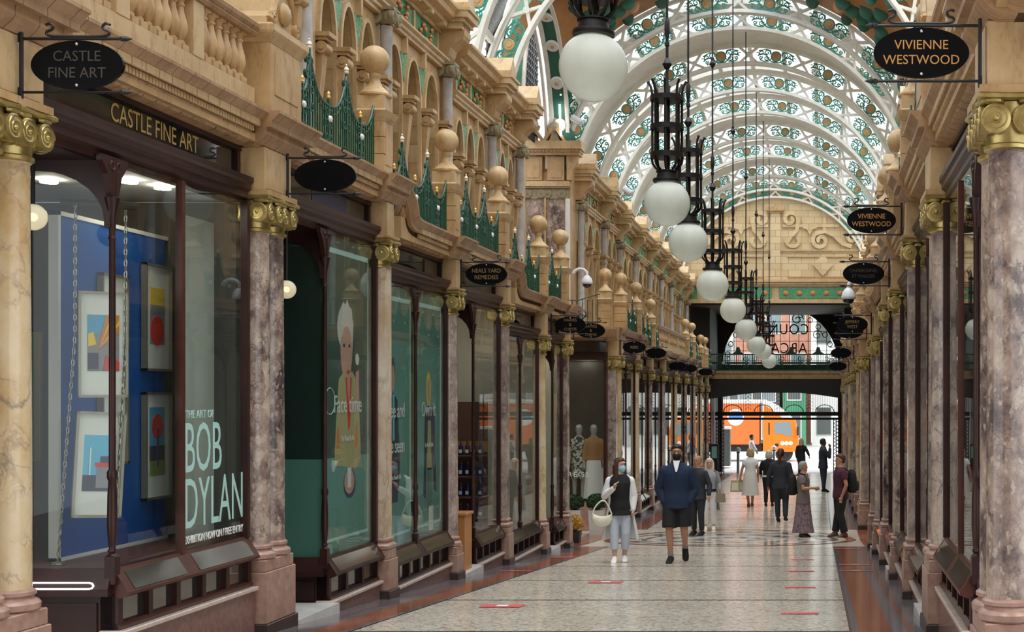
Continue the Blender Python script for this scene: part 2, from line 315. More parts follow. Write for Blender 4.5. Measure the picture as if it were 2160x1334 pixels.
# ---------------------------------------------------------------- walls, left side modelled, right side its mirror image
wl = struct('wall_left'); tl = struct('trim_1')
def swoop(y, z, d):
    return [(y, z), (y+.03, z-.02), (y+.06, z-.09), (y+.10, z-d*.5), (y+.17, z-d*.74), (y+.28, z-d*.9), (y+.42, z-d*.98), (y+.55, z-d)]
def path(z0, y0, y1):
    P = [(y0, z0+T(y0))]
    for ys, d in ((14.72,.34), (20.25,.34), (35.0,.22), (50.0,.27)):
        if y0 < ys < y1: P += swoop(ys, z0+T(ys-.1), d)
    return P+[(y1, z0+T(y1))]
CORN = [(3.05,0),(2.92,0),(2.87,.02),(2.82,.065),(2.80,.095),(2.80,.15),(2.755,.15),(2.755,.20),(2.735,.215),(2.70,.255),(2.685,.262),(2.685,.285),(3.05,.285)]
RES = [(u-.09 if u < 3 else u, h) for u, h in CORN]
for y0, y1 in ((-2, 25.7), (30.15, 60)):
    MB().sweep(CORN, path(2.07, y0, y1), -1).build('shop_cornice', 'buff_brown', tl, 35)
# the cornice breaks forward over every column
for y in [7.63, 11.4]+STN+FAR:
    h = .47 if y in (7.63, 11.4) else .33
    if y in STN[:1] or y == STN[2]: MB().sweep(RES, [(y-h, 2.07+T(y)), (y+.36, 2.07+T(y))], -1).build('cornice_break', 'buff_brown', tl)
    else: MB().sweep(RES, [(y-h, 2.07+T(y)), (y+h, 2.07+T(y))], -1).build('cornice_break', 'buff_brown', tl)
fb = None; cb = None; den = MB()
for a, c in ((6.0,7.1), (8.12,10.9), (11.9,13.95), (15.35,16.6), (17.4,19.4)):
    n = round((c-a)/.19); L = (c-a)/n
    for i in range(n):
        y = a+i*L; z = 2.07+T(y)
        if fb is None:
            fb = MB().bev(-.0,.016, .003,L-.003, 0,.062,.004).build('frieze_block', 'buff_pale', tl)
            cb = MB().prism([(-2.925,.003,0),(-2.868,.003,.016),(-2.815,.003,.062),(-2.795,.003,.092),(-2.83,.003,.092),(-2.93,.003,.03)], (0,L-.006,0)).build('cove_block', 'buff_brown', tl)
            q, w = fb, cb
        else: q, w = inst(fb, tl), inst(cb, tl)
        q.location = (-2.757, y, z+.145); w.location = (.004, y, z); q.scale.y = w.scale.y = L/.19 if i or a != 6 else 1
    k = int((c-a)/.045)
    for i in range(k): den.box(-2.80, -2.772, a+i*.045, a+i*.045+.028, 2.07+T(a)+.098, 2.07+T(a)+.142)
den.build('dentils', 'buff_pale', tl, stuff=True)
for y0, y1 in ((-2,14.75),(14.75,20.3),(20.3,25.7),(30.15,35),(35,50),(50,60)):
    MB().box(-3.9,-2.8, y0, y1, 2.10+T(y0+.3), 2.34+T(y0+.3)).build('balcony_floor', 'buff', tl)
# upper storey
def opening(b, yc, w, z0, z1, h, u0, u1, top, n=12):      # wall above an arched opening, with its reveal
    pts = [(yc-w*math.cos(PI*i/n), z1+h*math.sin(PI*i/n)) for i in range(n+1)]
    for (ya, za), (yb, zb) in zip(pts, pts[1:]):
        b.hexa([(-u1,ya,za),(-u0,ya,za),(-u0,yb,zb),(-u1,yb,zb),(-u1,ya,top),(-u0,ya,top),(-u0,yb,top),(-u1,yb,top)])
    return pts
mottled('leaf_green', (.04,.20,.09), (.10,.32,.16), 20, .4, b_st=.2)
mottled('shaft_grey', (.36,.34,.33), (.56,.53,.50), 5, .4, b_st=.05)
imp_src = frt_src = con_src = gab_src = None
def make_impost(z, y, par):
    global imp_src
    if imp_src is None:
        b = MB(); b.box(-3.84,-3.60,-.11,.11,-.05,0); b.box(-3.82,-3.64,-.09,.09,-.09,-.05)
        b.lathe([(.0,-.09),(.07,-.09),(.07,.09),(0,.09)], (-3.70,0,-.17), 12, 'y'); b.lathe([(.0,-.105),(.03,-.105),(.03,.105),(0,.105)], (-3.70,0,-.17), 8, 'y')
        b.hexa([(-3.82,-.05,-1.0),(-3.76,-.05,-1.0),(-3.76,.05,-1.0),(-3.82,.05,-1.0),(-3.82,-.07,-.2),(-3.68,-.07,-.2),(-3.68,.07,-.2),(-3.82,.07,-.2)])
        imp_src = b.build('impost_bracket', 'buff', par, 35); o = imp_src
    else: o = inst(imp_src, par)
    o.location = (0, y, z)
def vol_disc(b, c, ax, r, t=.03, sg=1):                   # a spiral volute: disc, raised spiral, boss
    b.lathe([(0,0),(r,0),(r,t),(r*.8,t*1.15),(0,t)], c, 20, ax) if sg > 0 else b.lathe([(0,0),(r,0),(r,-t),(r*.8,-t*1.15),(0,-t)], c, 20, ax)
    P = []
    for i in range(33):
        a = i/32*2*2*PI; rr = r*(.92-.72*i/32); p, q = rr*math.cos(a), rr*math.sin(a)
        P.append((c[0]+p, c[1]+sg*t*1.1, c[2]+q) if ax == 'y' else (c[0]+sg*t*1.1, c[1]+p, c[2]+q))
    b.tube(P, [r*.085*(1-.4*i/32) for i in range(33)], 5)
    b.ball((c[0], c[1]+sg*t*1.1, c[2]) if ax == 'y' else (c[0]+sg*t*1.1, c[1], c[2]), r*.2, 8, 6)
cap_small = None
def upper_column(y, par):
    global cap_small, con_src, gab_src
    z = T(y)
    MB().lathe([(.11,2.34),(.11,2.5),(.085,2.55),(.082,3.6),(.075,5.03),(.085,5.05),(.075,5.08)], (-3.70, y, z), 12).build('upper_shaft', 'shaft_grey', par, True)
    if cap_small is None:
        b = MB(); b.box(-.14,.14,-.14,.14,.09,.13); b.lathe([(.08,-.08),(.11,-.02),(.10,.09)], (0,0,0), 12)
        for sx, sy in ((-.1,-1),(.1,-1)): vol_disc(b, (sx,-.09,.0), 'y', .085, .05, -1)
        for sy in (-.1,.1): vol_disc(b, (.09,sy,0), 'x', .085, .05, 1)
        cap_small = b.build('upper_capital', 'stone_grey_green', par, True); o = cap_small
        con_src = MB().prism([(-3.82,-.17,5.33),(-3.68,-.17,5.33),(-3.635,-.17,5.40),(-3.60,-.17,5.50),(-3.52,-.17,5.58),(-3.43,-.17,5.63),(-3.40,-.17,5.69),(-3.40,-.17,5.76),(-3.82,-.17,5.76)], (0,.34,0)).build('console', 'buff', par); c = con_src
        b = MB(); 
        for u, z0, z1 in ((3.42,5.76,5.80),(3.46,5.80,5.86),(3.38,5.86,5.92),(3.32,5.92,6.02),(3.29,6.02,6.06)): b.box(-3.9,-u,-.30+(u-3.29)*.4,.30-(u-3.29)*.4,z0,z1)
        for k in range(6): b.box(-3.46,-3.42,-.24+k*.085,-.20+k*.085,5.81,5.86)
        b.prism([(-3.34,-.2,6.06),(-3.34,.2,6.06),(-3.34,.2,6.16),(-3.34,0,6.42),(-3.34,-.2,6.16)], (-.45,0,0))
        gab_src = b.build('cornice_block', 'buff_pale', par); g = gab_src
    else: o = inst(cap_small, par); c = inst(con_src, par); g = inst(gab_src, par)
    o.location = (-3.70, y, 5.17+z); c.location = (0, y, z); g.location = (0, y, z)
def upper_bay(y0, y1, par, det=True):
    z = T(y0+.4); a, c = y0+.14, y1-.14; L = (c-a)/3; w = L*.36; b = MB()
    b.box(-4.2,-3.8, y0, y1, 5.04+z, 6.0+z)
    for i in range(3):
        yc = a+(i+.5)*L; opening(b, yc, w, 2.34+z, 4.40+z, .60, 3.8, 4.12, 5.04+z)
    for i in range(4):
        e0 = y0 if i == 0 else a+i*L-(L/2-w); e1 = y1 if i == 3 else a+i*L+(L/2-w); b.box(-4.2,-3.8, e0, e1, 2.3+z, 5.04+z)
    b.build('upper_wall', 'buff', par)
    if det:
        for i in range(4):
            e0 = y0 if i == 0 else a+i*L-(L/2-w); e1 = y1 if i == 3 else a+i*L+(L/2-w)
            for k in range(8):
                q0 = 2.36+z+k*.255; MB().box(-4.06,-3.792, e0-.004, e1+.004, q0, q0+.248).build('stone_block', ('buff','buff_pale','buff')[(i+k) % 3], par)
    if y0+.1 < 14.72 < y1 or y0 < 20.25 < y1: pass
    MB().box(-4.2,-4.1, y0, y1, 2.3+z, 5.04+z).build('upper_window', 'window_dark', par)
    for i in range(3):
        yc = a+(i+.5)*L
        P = [(yc-(w+.02)*math.cos(PI*k/14), 4.40+z+.62*math.sin(PI*k/14)) for k in range(15)]
        MB().ribbon([(p, q) for p, q in [(P[0][0], 2.4+z)]+P+[(P[-1][0], 2.4+z)]], .055, lambda p, q, d: (-3.765-d, p, q), .05).build('arch_moulding', 'buff_pale', par)
        if i == 2:
            MB().prism([(-4.02, p, q) for p, q in P], (-.05,0,0)).build('tile_panel', 'tile_green', par)
            b = MB()
            for dz, r in ((.06,.09),(.26,.08),(.42,.06)): b.lathe([(r-.025,0),(r,0),(r,.03),(r-.025,.03)], (-4.02, yc, 4.42+z+dz), 12, 'x')
            b.box(-4.02,-3.98, yc-.02, yc+.02, 4.3+z, 4.9+z); b.build('tile_ornament', 'cream_glaze', par)
            MB().box(-4.03,-3.9, yc-w, yc+w, 4.22+z, 4.40+z).build('panel_rail', 'buff', par)
            MB().box(-4.03,-3.98, yc-w, yc+w, 3.85+z, 4.20+z).build('tile_panel', 'tile_green', par)
            MB().ball((-3.98, yc, 4.0+z), (.03,.08,.09), 8, 6).build('tile_fruit', 'fruit_orange', par)
        if i < 2:
            ym = a+(i+1)*L
            MB().prism([(-3.80, ym-.15, 4.98+z),(-3.80, ym+.15, 4.98+z),(-3.80, ym, 4.60+z)], (.02,0,0)).build('spandrel_tile', 'tile_green', par)
            MB().box(-3.86,-3.73, ym-.03, ym+.03, 4.98+z, 5.22+z).build('key_bracket', 'buff_pale', par)
    for i in range(4): make_impost(4.40+z, a+i*L, par)
    # architrave, tiled frieze, main cornice
    pr = [(3.82,5.20),(3.73,5.20),(3.73,5.24),(3.70,5.26),(3.70,5.30),(3.66,5.33),(3.66,5.36),(3.82,5.36)]
    MB().prism([(-u, y0, q+z) for u, q in pr], (0,y1-y0,0)).build('architrave', 'buff_pale', par)
    n = 2; Lp = (c-a-.26)/n
    for i in range(n):
        s0 = a+.13+i*Lp
        MB().box(-3.81,-3.785, s0+.04, s0+Lp-.04, 5.385+z, 5.70+z).build('frieze_tile', 'tile_green', par)
        MB().box(-3.81,-3.76, s0-.035, s0+.035, 5.37+z, 5.72+z).build('frieze_divider', 'buff_pale', par)
        if det:
            b = MB()
            for k in range(7): b.ball((-3.765, s0+Lp*(.5+.24*math.sin(k*2.4)), 5.43+z+.034*k), (.03,.05,.042), 8, 5)
            b.build('frieze_fruit', 'fruit_orange', par, True)
            b = MB()
            for k in range(9):
                sg = 1 if k % 2 else -1; y = s0+Lp*.5+sg*(.12+.03*(k % 3)); b.tube([(-3.78, s0+Lp*.5, 5.40+z+.02*k),(-3.765, y, 5.45+z+.025*k),(-3.78, y+sg*.04, 5.42+z+.03*k)], .011, 4)
            b.build('frieze_leaf', 'leaf_green', par)
    MB().box(-3.81,-3.76, c-.165, c-.095, 5.37+z, 5.72+z).build('frieze_divider', 'buff_pale', par)
    pr = [(3.9,5.70),(3.74,5.70),(3.74,5.76),(3.62,5.80),(3.62,5.86),(3.52,5.90),(3.50,5.97),(3.45,6.02),(3.45,6.06),(3.9,6.06)]
    b = MB(); b.prism([(-u, y0, q+z) for u, q in pr], (0,y1-y0,0)); b.build('main_cornice', 'buff', par)
    b = MB()
    for k in range(4): yy = a+(k+.5)*(c-a)/4; b.box(-3.76,-3.60, yy-.06, yy+.06, 5.74+z, 5.80+z)
    b.build('modillions', 'buff_pale', par)
# storeys step down the hill with the street, each step in the bay after a column
ups = [8.4, 11.4]+STN
for a, c in zip(ups, ups[1:]):
    if c == 17.0: upper_bay(14.72, c, wl); upper_bay(a, 14.72, wl) if False else MB().box(-4.2,-3.75,a,14.74,2.3,6.0).build('upper_pier', 'buff', wl)
    elif c == 22.5: upper_bay(20.25, c, wl); MB().box(-4.2,-3.78,a,20.27,1.96,5.66).build('upper_pier', 'buff', wl)
    else: upper_bay(a, c, wl)
MB().box(-4.2,-3.8, 24.4, 25.5, 1.5, 5.35).build('upper_pier', 'buff', wl)
for a, c in zip(FAR, FAR[1:]+[58.0]): upper_bay(a, c, wl, c < 38)
for y in ups+FAR: upper_column(y, wl)
# transept pavilion: the wall beyond the crossing that faces the camera
b = MB(); zo = -.6
b.box(-7.4,-3.84, 30.12,30.6, 1.2,5.4); b.box(-4.2,-3.8, 30.12,30.9, 1.2,5.3); b.build('pavilion_wall', 'buff', wl)
for x in (-4.79,-4.33): MB().box(x, x+.41, 30.06,30.14, 1.6, 4.47).build('marble_panel', 'marble_breccia', wl)
MB().box(-4.375,-4.335, 30.02,30.14, 1.6, 4.5).build('panel_divider', 'buff', wl)
for x in (-3.86,): MB().lathe([(.07,1.6),(.06,4.47)], (x,30.08,0), 10).build('corner_shaft', 'plaster_white', wl, True)
b = MB()
for x in (-4.75,-4.44,-4.30,-3.98): vol_disc(b, (x,30.06,4.58), 'y', .10, .05, -1)
b.box(-4.88,-3.84,30.03,30.14,4.47,4.70); b.box(-4.9,-3.82,29.98,30.14,4.70,4.74); b.build('pavilion_capital', 'stone_grey_green', wl, True)
MB().box(-4.95,-3.8,29.96,30.14,4.74,4.86).build('pavilion_band', 'buff_pale', wl)
for x in (-4.80,-4.30):
    b = MB(); b.box(x, x+.38, 30.0,30.14, 4.88,5.42); b.box(x+.05,x+.33,29.985,30.0,4.94,5.36); b.build('pavilion_block', 'buff', wl)
MB().prism([(-3.86,29.98,4.88),(-3.76,29.98,4.88),(-3.72,29.98,5.1),(-3.62,29.98,5.3),(-3.6,29.98,5.44),(-3.86,29.98,5.44)], (0,.16,0)).build('pavilion_console', 'buff', wl)
b = MB(); b.box(-4.95,-3.56,29.9,30.3,5.44,5.50); b.box(-5.0,-3.5,29.8,30.3,5.56,5.74); b.box(-4.97,-3.54,29.86,30.3,5.50,5.56); b.build('pavilion_cornice', 'buff_pale', wl)
b = MB()
for k in range(17): b.box(-4.95+k*.083,-4.91+k*.083,29.83,29.87,5.50,5.55)
b.build('pavilion_dentils', 'buff', wl, stuff=True)
for x in (-4.62,-4.12):
    b = MB()
    for sg in (-1,1): b.prism([(x+sg*.27,29.84,5.74),(x+sg*.20,29.84,5.74),(x+sg*.03,29.84,6.0),(x+sg*.09,29.84,6.04)], (0,.3,0))
    b.build('pediment', 'buff', wl)
    b = MB(); b.prism([(x-.13,29.9,5.74),(x+.13,29.9,5.74),(x+.07,29.9,5.9),(x+.16,29.9,6.1),(x,29.9,6.2),(x-.16,29.9,6.1),(x-.07,29.9,5.9)], (0,.15,0)); b.ball((x,29.95,6.24),.045,8,6); b.build('pediment_leaf', 'stone_grey_green', wl)
b = MB(); b.box(-7.6,-7.4,25.3,30.6,-3.3,6.5); b.box(-7.5,-3.9,25.2,25.5,-3.1,5.3); b.build('transept_wall', 'buff', wl)
# the arcade goes on behind the camera
b = MB(); b.box(-4.2,-3.8,-16,8.3,2.3,6.2); b.box(-3.2,-3.0,-16,-2,-1.9,2.1); b.build('rear_wall', 'buff', wl)
for k in range(5): MB().box(-3.0,-2.75,-15.5+k*2.9,-15.2+k*2.9,-1.3,2.0).build('rear_pilaster', 'marble_pink', wl); MB().box(-3.01,-2.99,-15.1+k*2.9,-12.7+k*2.9,-.6,1.6).build('rear_window', 'black_glass', wl)
MB().box(-4.0,-2.7,-16,-2,2.05,2.36).build('rear_cornice', 'buff_brown', wl); MB().box(-7.5,0,-16.4,-16,-1.5,11).build('rear_end_wall', 'buff', wl)
wr = mirror(wl); wr.name = 'wall_right'; tr_ = mirror(tl); tr_.name = 'trim_2'
# ---------------------------------------------------------------- roof vault
ce = struct('ceiling')
def zc(y): return 4.75-.015*(y-30) if y > 27.7 else 4.785+.0614*(27.7-y)
RI, RO, RM = 4.0, 4.52, 4.26
def pol(r, a, y): return (r*math.sin(a), y, r*math.cos(a))
STEP = math.radians(19.4); DL = math.radians(3.3)
b = MB()
def arc(b, r0, r1, a0, a1, y0, y1, n): b.loft([[pol(r0,a0+(a1-a0)*i/n,y0),pol(r1,a0+(a1-a0)*i/n,y0),pol(r1,a0+(a1-a0)*i/n,y1),pol(r0,a0+(a1-a0)*i/n,y1)] for i in range(n+1)])
A1 = math.radians(86)
arc(b, RI, RI+.075, -A1, A1, -.05, .05, 56); arc(b, RO-.075, RO, -A1, A1, -.05, .05, 56); arc(b, RI-.02, RI+.02, -A1, A1, -.11, .11, 56); arc(b, RO-.02, RO+.03, -A1, A1, -.11, .11, 56)
for k in range(-4, 5):
    t = k*STEP
    for sg in (-1,1):
        n = 6; b.ribbon([(t+sg*DL*(2*i/n-1), RI+.06+(RO-RI-.12)*i/n) for i in range(n+1)], .0001, lambda p, q, d: pol(q,p,d-.035), .07) if False else None
        P0, P1 = (t-sg*DL, RI+.05), (t+sg*DL, RO-.05); wA = .075/RM/2*1.2
        b.hexa([pol(P0[1],P0[0]-wA,-.035),pol(P0[1],P0[0]+wA,-.035),pol(P0[1],P0[0]+wA,.035),pol(P0[1],P0[0]-wA,.035),pol(P1[1],P1[0]-wA,-.035),pol(P1[1],P1[0]+wA,-.035),pol(P1[1],P1[0]+wA,.035),pol(P1[1],P1[0]-wA,.035)])
    c = pol(RM, t, 0); b.lathe([(.02,-.05),(.065,-.05),(.065,.05),(.02,.05)], c, 10, 'y')
rib_frame = b
def spiral(cx, cy, r, turns, a0, sg, n=16): return [(cx+(r*(1-.8*i/n))*math.cos(a0+sg*turns*2*PI*i/n), cy+(r*(1-.8*i/n))*math.sin(a0+sg*turns*2*PI*i/n)) for i in range(n+1)]
sc = MB(); mp = lambda p, q, d: pol(RM+q, p/RM, d-.012)
sc.ribbon([(.125*math.cos(2*PI*i/20), .125*math.sin(2*PI*i/20)) for i in range(21)], .030, mp, .024)
for sg in (-1,1):
    for cx, cy, r, a0, tr, dr in ((.235,.07,.082,-2.6,1.35,-1),(.245,-.075,.07,2.6,1.3,1),(.39,.045,.07,-2.8,1.2,-1),(.40,-.07,.05,2.4,1.2,1)):
        sc.ribbon([(sg*p, q) for p, q in spiral(cx, cy, r, tr, a0, dr)], .024, mp, .024)
    sc.ribbon([(sg*p, q) for p, q in ((.0,-.155),(.10,-.15),(.17,-.10),(.25,.0),(.33,.03),(.44,.0),(.48,-.03))], .030, mp, .024)
    sc.ribbon([(sg*p, q) for p, q in ((.13,.06),(.17,.14),(.27,.155),(.36,.13),(.46,.10))], .024, mp, .024)
    sc.ribbon([(sg*p, q) for p, q in ((.12,-.07),(.18,-.15),(.30,-.16),(.42,-.13))], .024, mp, .024)
    sc.ribbon([(sg*p, q) for p, q in ((.43,0),(.47,.06),(.52,.05))], .018, mp, .024)
ds = MB(); ds.lathe([(0,-.02),(.112,-.02),(.095,-.035),(.06,-.03),(.05,-.045),(0,-.045)], pol(RM,0,0), 14, 'y')
src = {}
def rib(y):
    if not src:
        o = rib_frame.build('roof_rib', 'iron_white', ce, 30); src['f'] = o
    else: o = inst(src['f'], ce)
    o.location = (0, y, zc(y))
    for k in range(-4, 4):
        a = (k+.5)*STEP
        if 's' not in src: s = sc.build('scroll_panel', 'roof_green', o); d = ds.build('rosette', 'rosette_gold', o); src['s'], src['d'] = s, d
        else: s = inst(src['s'], o); d = inst(src['d'], o)
        s.location = d.location = (0,0,0); s.rotation_euler = d.rotation_euler = (0, a, 0)
    return o
NEAR = [-12, -6, 0, 5.5, 8.4, 11.4, 14.31, 17.0, 19.8, 22.5, 24.8]
RF = [30.25, 31.6, 34.7, 37.5, 40.3, 43.9, 47.1, 51.0, 54.0, 55.9]
for y in NEAR+RF: rib(y)
R3 = 4.62
def shell(name, m, y0, y1, a0, a1, r=R3, n=1, th=.02):
    b = MB()
    for i in range(n):
        p, q = a0+(a1-a0)*i/n, a0+(a1-a0)*(i+1)/n; V = []
        for rr in (r, r+th):
            for y, a in ((y0,p),(y0,q),(y1,q),(y1,p)): X = pol(rr, a, y); V.append((X[0], y, X[2]+zc(y)))
        b.hexa(V)
    return b.build(name, m, ce)
NA = 14; AS = [math.radians(-80+160*i/NA) for i in range(NA+1)]
allr = [-16.2]+NEAR
for seq, bands in ((allr, ()), (RF, {34.7:1.5, 43.9:1.0, 51.0:1.0})):
    for y0, y1 in zip(seq, seq[1:]):
        ye = y1
        if bands and y1 in bands: ye = y1-bands[y1]; shell('arch_band', 'plaster_white', ye, y1-.1, AS[0], AS[-1], RO, 28, .1)
        elif bands: shell('arch_fillet', 'plaster_white', y1-.35, y1-.1, AS[0], AS[-1], RO, 28, .1)
        for i in range(NA): shell('glazing_pane', 'glass_roof', y0+.1, ye, AS[i]+.006, AS[i+1]-.006)
    for i in range(NA+1): shell('purlin', 'iron_white', seq[0], seq[-1], AS[i]-.012, AS[i]+.012, R3-.09, 1, .1)
    for s in (-1, 1): shell('eaves_board', 'plaster_white', seq[0], seq[-1], *sorted((s*math.radians(80), s*math.radians(92))), R3-.06, 2, .1)
# crossing: transept arches with green soffits, painted pendentives, domed light
for sx in (-1, 1):
    zs = 5.15; R = 2.35; cy = 27.75; N = 20
    def sof(name, m, x0, x1, r, th):
        b = MB(); pts = [(cy+2.35, 4.9-.0)]+[(cy+r*math.cos(PI*i/N), zs+r*1.35*math.sin(PI*i/N)) for i in range(N+1)]
        pts = pts[1:]
        b.loft([[(sx*x0,y,z),(sx*x1,y,z),(sx*x1,y+(y-cy)*.03,z+th),(sx*x0,y+(y-cy)*.03,z+th)] for y, z in pts]); return b.build(name, m, ce)
    sof('arch_soffit', 'panel_teal' if False else 'painted_leaf', 3.86, 4.16, R, .1)
    for x0, x1 in ((3.80,3.88),(4.14,4.24),(4.30,4.36)): sof('soffit_border', 'iron_white', x0, x1, R-.03, .12)
    for i in range(2, N-1, 2):
        a = PI*i/N; y, z = cy+(R-.04)*math.cos(a), zs+(R-.04)*1.35*math.sin(a); b = MB()
        b.lathe([(.05,-.02),(.13,-.02),(.15,0),(.15,.04),(.05,.03)], (sx*4.01, 0, 0), 16, 'y'); 
        o = b.build('soffit_lamp_cup', 'iron_white', ce, True); q_ = MB().lathe([(0,-.012),(.11,-.012),(.11,.0),(0,.0)], (sx*4.01,0,0), 14, 'y'); q_.ball((sx*4.01,-.02,0), .04, 8, 6); q_ = q_.build('soffit_lamp', 'rosette_gold', o, True); n = Vector((0, math.cos(a), math.sin(a))); o.location = (0, y, z); o.rotation_euler = (math.atan2(math.sin(a), math.cos(a)), 0, 0)
    for far in (-1, 1):
        yf = 30.12 if far > 0 else 25.4; z0 = zc(yf); b = MB(); rows = []; nb = MB()
        for i in range(15):
            t = i/14; a = math.radians(86*(1-t)); P = Vector((sx*RO*math.sin(a), yf, z0+RO*math.cos(a)))
            q = PI/2*t; Q = Vector((sx*3.82, cy+far*R*math.cos(q), zs+R*1.35*math.sin(q)))
            rows.append([tuple(P.lerp(Q, k/8)) for k in range(9)])
        b.loft(rows, cap=False, closed=False); b.build('pendentive', 'painted_orange', ce, True)
        if far > 0:
            rl_ = random.Random(3)
            for (ti, tk, rr, m) in [(3,3,.16,'painted_peach'),(5,4,.14,'painted_peach'),(6,6,.13,'painted_peach'),(9,5,.15,'painted_peach'),(11,3,.15,'painted_peach')]+[(rl_.randint(2,13), rl_.randint(1,7), rl_.uniform(.10,.2), 'painted_leaf') for _ in range(34)]:
                MB().ball(Vector(rows[ti][tk])+Vector((-sx*.03,-.04,-.02)), (rr,.03,rr*1.2), 12, 6).build('painted_fruit', m, ce, True)
    # leaded screen at the head of the transept
    b = MB()
    for k in range(29): b.box(*sorted((sx*4.58,sx*4.54)), 25.6+k*.16,25.64+k*.16, 5.7,8.3)
    for k in range(16): b.box(*sorted((sx*4.58,sx*4.54)), 25.5,30.2, 5.7+k*.16,5.74+k*.16)
    b.build('transept_screen', 'iron_black', ce)
dome = MB(); dome.loft([[(r*math.cos(2*PI*j/28)*3.6/3.6, 27.75+r*.62*math.sin(2*PI*j/28), z) for j in range(28)] for r, z in ((3.7,8.35),(3.6,8.9),(3.4,9.5),(2.6,10.3),(1.4,10.8),(.3,11.0))], cap=False); dome.build('dome_light', 'glass_roof', ce, True)
# ================================================================ COLUMNS
cap_g = None
def gilt_capital(par, z):
    global cap_g
    if cap_g is None:
        b = MB(); b.lathe([(.118,-.14),(.134,-.13),(.134,-.11),(.118,-.10),(.125,-.05),(.14,.06),(.14,.12)], (0,0,0), 20)
        b.loft([[(x*r,y*r,h) for x, y in ((-1,-1),(0,-.9),(1,-1),(.9,0),(1,1),(0,.9),(-1,1),(-.9,0))] for r, h in ((.165,.125),(.185,.135),(.185,.155),(.175,.165))])
        for sg in (-1,1):
            for o in (-.088,.088): vol_disc(b, (o, sg*.125, .02), 'y', .083, .045, sg); vol_disc(b, (sg*.125, o, .02), 'x', .083, .045, sg)
            for o in (-.088,.088): b.lathe([(.078,-.1),(.07,0),(.078,.1)], (o, sg*.06, .02), 14, 'y')
            for o in (-.1,.1): b.ball((o, sg*.15, .118), (.06,.03,.022), 8, 5); b.ball((sg*.15, o, .118), (.03,.06,.022), 8, 5)
        cap_g = b.build('gilt_capital', 'gilt', par, True); c = cap_g
    else: c = inst(cap_g, par)
    c.location = z; return c
def column(name, label, y, ped, mar, pair=None, square=False, group=None, capz=None):
    z0 = zf(y+.3); t = thing(name, label, 'column', (-2.905, y, z0), 0, group); cz = (1.66+T(y) if capz is None else capz)-z0; pz = ped-z0
    ys = pair or (0.0,); y0, y1 = ys[0]-.155, ys[-1]+.155
    b = MB(); b.bev(-.175,.175, y0-.02, y1+.02, -.06, .115, .006); b.build('plinth', 'dark_stone', t)
    b = MB(); b.bev(-.16,.16, y0, y1, .115, pz-.10, .006); b.bev(-.145,.145, y0+.012, y1-.012, pz-.10, pz, .006); b.build('pedestal', 'granite', t)
    b = MB()
    for yy in ys:
        L = b.square if square else b.lathe; k = .9 if square else 1
        L([(.15*k,pz),(.165*k,pz+.012),(.168*k,pz+.045),(.155*k,pz+.062),(.135*k,pz+.07),(.128*k,pz+.085),(.142*k,pz+.095),(.142*k,pz+.115),(.122*k,pz+.13)], (0,yy,0), *([] if square else [24]))
    b.build('base_moulding', 'granite', t, True)
    for yy in ys:
        b = MB()
        if square: b.square([(.108,pz+.125),(.104,cz-.28)], (0,yy,0))
        else: b.lathe([(.121,pz+.125),(.119,pz+1),(.109,cz-.30),(.118,cz-.29),(.118,cz-.27)], (0,yy,0), 24)
        b.build('shaft', mar, t, True)
        gilt_capital(t, (0, yy, cz-.15))
    b = MB(); b.square([(.135,cz+.01),(.175,cz+.04),(.175,cz+.06)], (0,ys[0],0)) if len(ys) == 1 else b.box(-.17,.175,y0,y1,cz+.015,cz+.06); b.build('abacus', 'buff', t)
    b = MB()
    if len(ys) == 1: b.bev(-.12,.13, -.115,.115, cz+.06, cz+.42, .004)
    else:
        b.bev(-.12,.13, y0+.03, y1-.03, cz+.06, cz+.42, .004); b.box(.128,.136, y0+.07, y1-.07, cz+.08, cz+.40)
    b.build('impost_post', 'buff_pale', t); return t
GC = 'marble columns along the shopfronts'
cols = [column('paired_column', 'pair of ochre marble columns beside the gallery entrance hung with a dark oval sign', 7.62, -1.26, 'marble_yellow', (-.15,.16)),
 column('paired_column', 'pair of mottled grey pink marble columns on one pedestal between gallery window and teal shop', 11.33, -1.37, 'marble_breccia', (-.15,.15)),
 column('square_column', 'square cream marble pilaster between the two teal posters windows', 14.31, -1.65, 'marble_cream', square=True),
 column('round_column', 'round pink marble column between teal poster window and remedies shop doorway', 17.0, -1.92, 'marble_pink'),
 column('square_column', 'square pink marble pilaster beside the remedies shop corner window', 19.8, -1.95, 'marble_pink', square=True),
 column('round_column', 'round ochre marble column before the shirt shop corner', 22.5, -2.21, 'marble_yellow'),
 column('square_column', 'square grey pink marble pilaster at the crossing corner beside the planters', 24.57, -2.25, 'marble_breccia', square=True)]
rl = ['pair of huge veined pink marble columns across from the gallery, under the gold lettered oval sign', 'pair of pinkish breccia columns across from the teal shop', 'square pale marble pilaster across from the teal posters', 'round mottled marble column across from the remedies shop doorway', 'square marble pilaster across from the remedies corner window', 'round marble column across from the shirt shop', 'square marble pilaster at the crossing corner behind the man in purple']
for c, l, mr in zip(cols, rl, ('marble_breccia','marble_pink','marble_pink','marble_breccia','marble_breccia','marble_pink','marble_pink')):
    r = mirror(c, l)
    for k in r.children:
        if k.name.startswith('shaft'): k.material_slots[0].link = 'OBJECT'; k.material_slots[0].material = M[mr]
for i, y in enumerate(FAR):
    c = column('round_column', 'marble column with gilt capital in the far row past the mannequin shop', y+(.25 if i == 0 else 0), zf(y)+.55, ('marble_pink','marble_yellow','marble_breccia')[i % 3] if i else 'marble_yellow', group='columns beyond the crossing, left')
    mirror(c, 'marble column with gilt capital in the far row behind the man in purple', 'columns beyond the crossing, right')
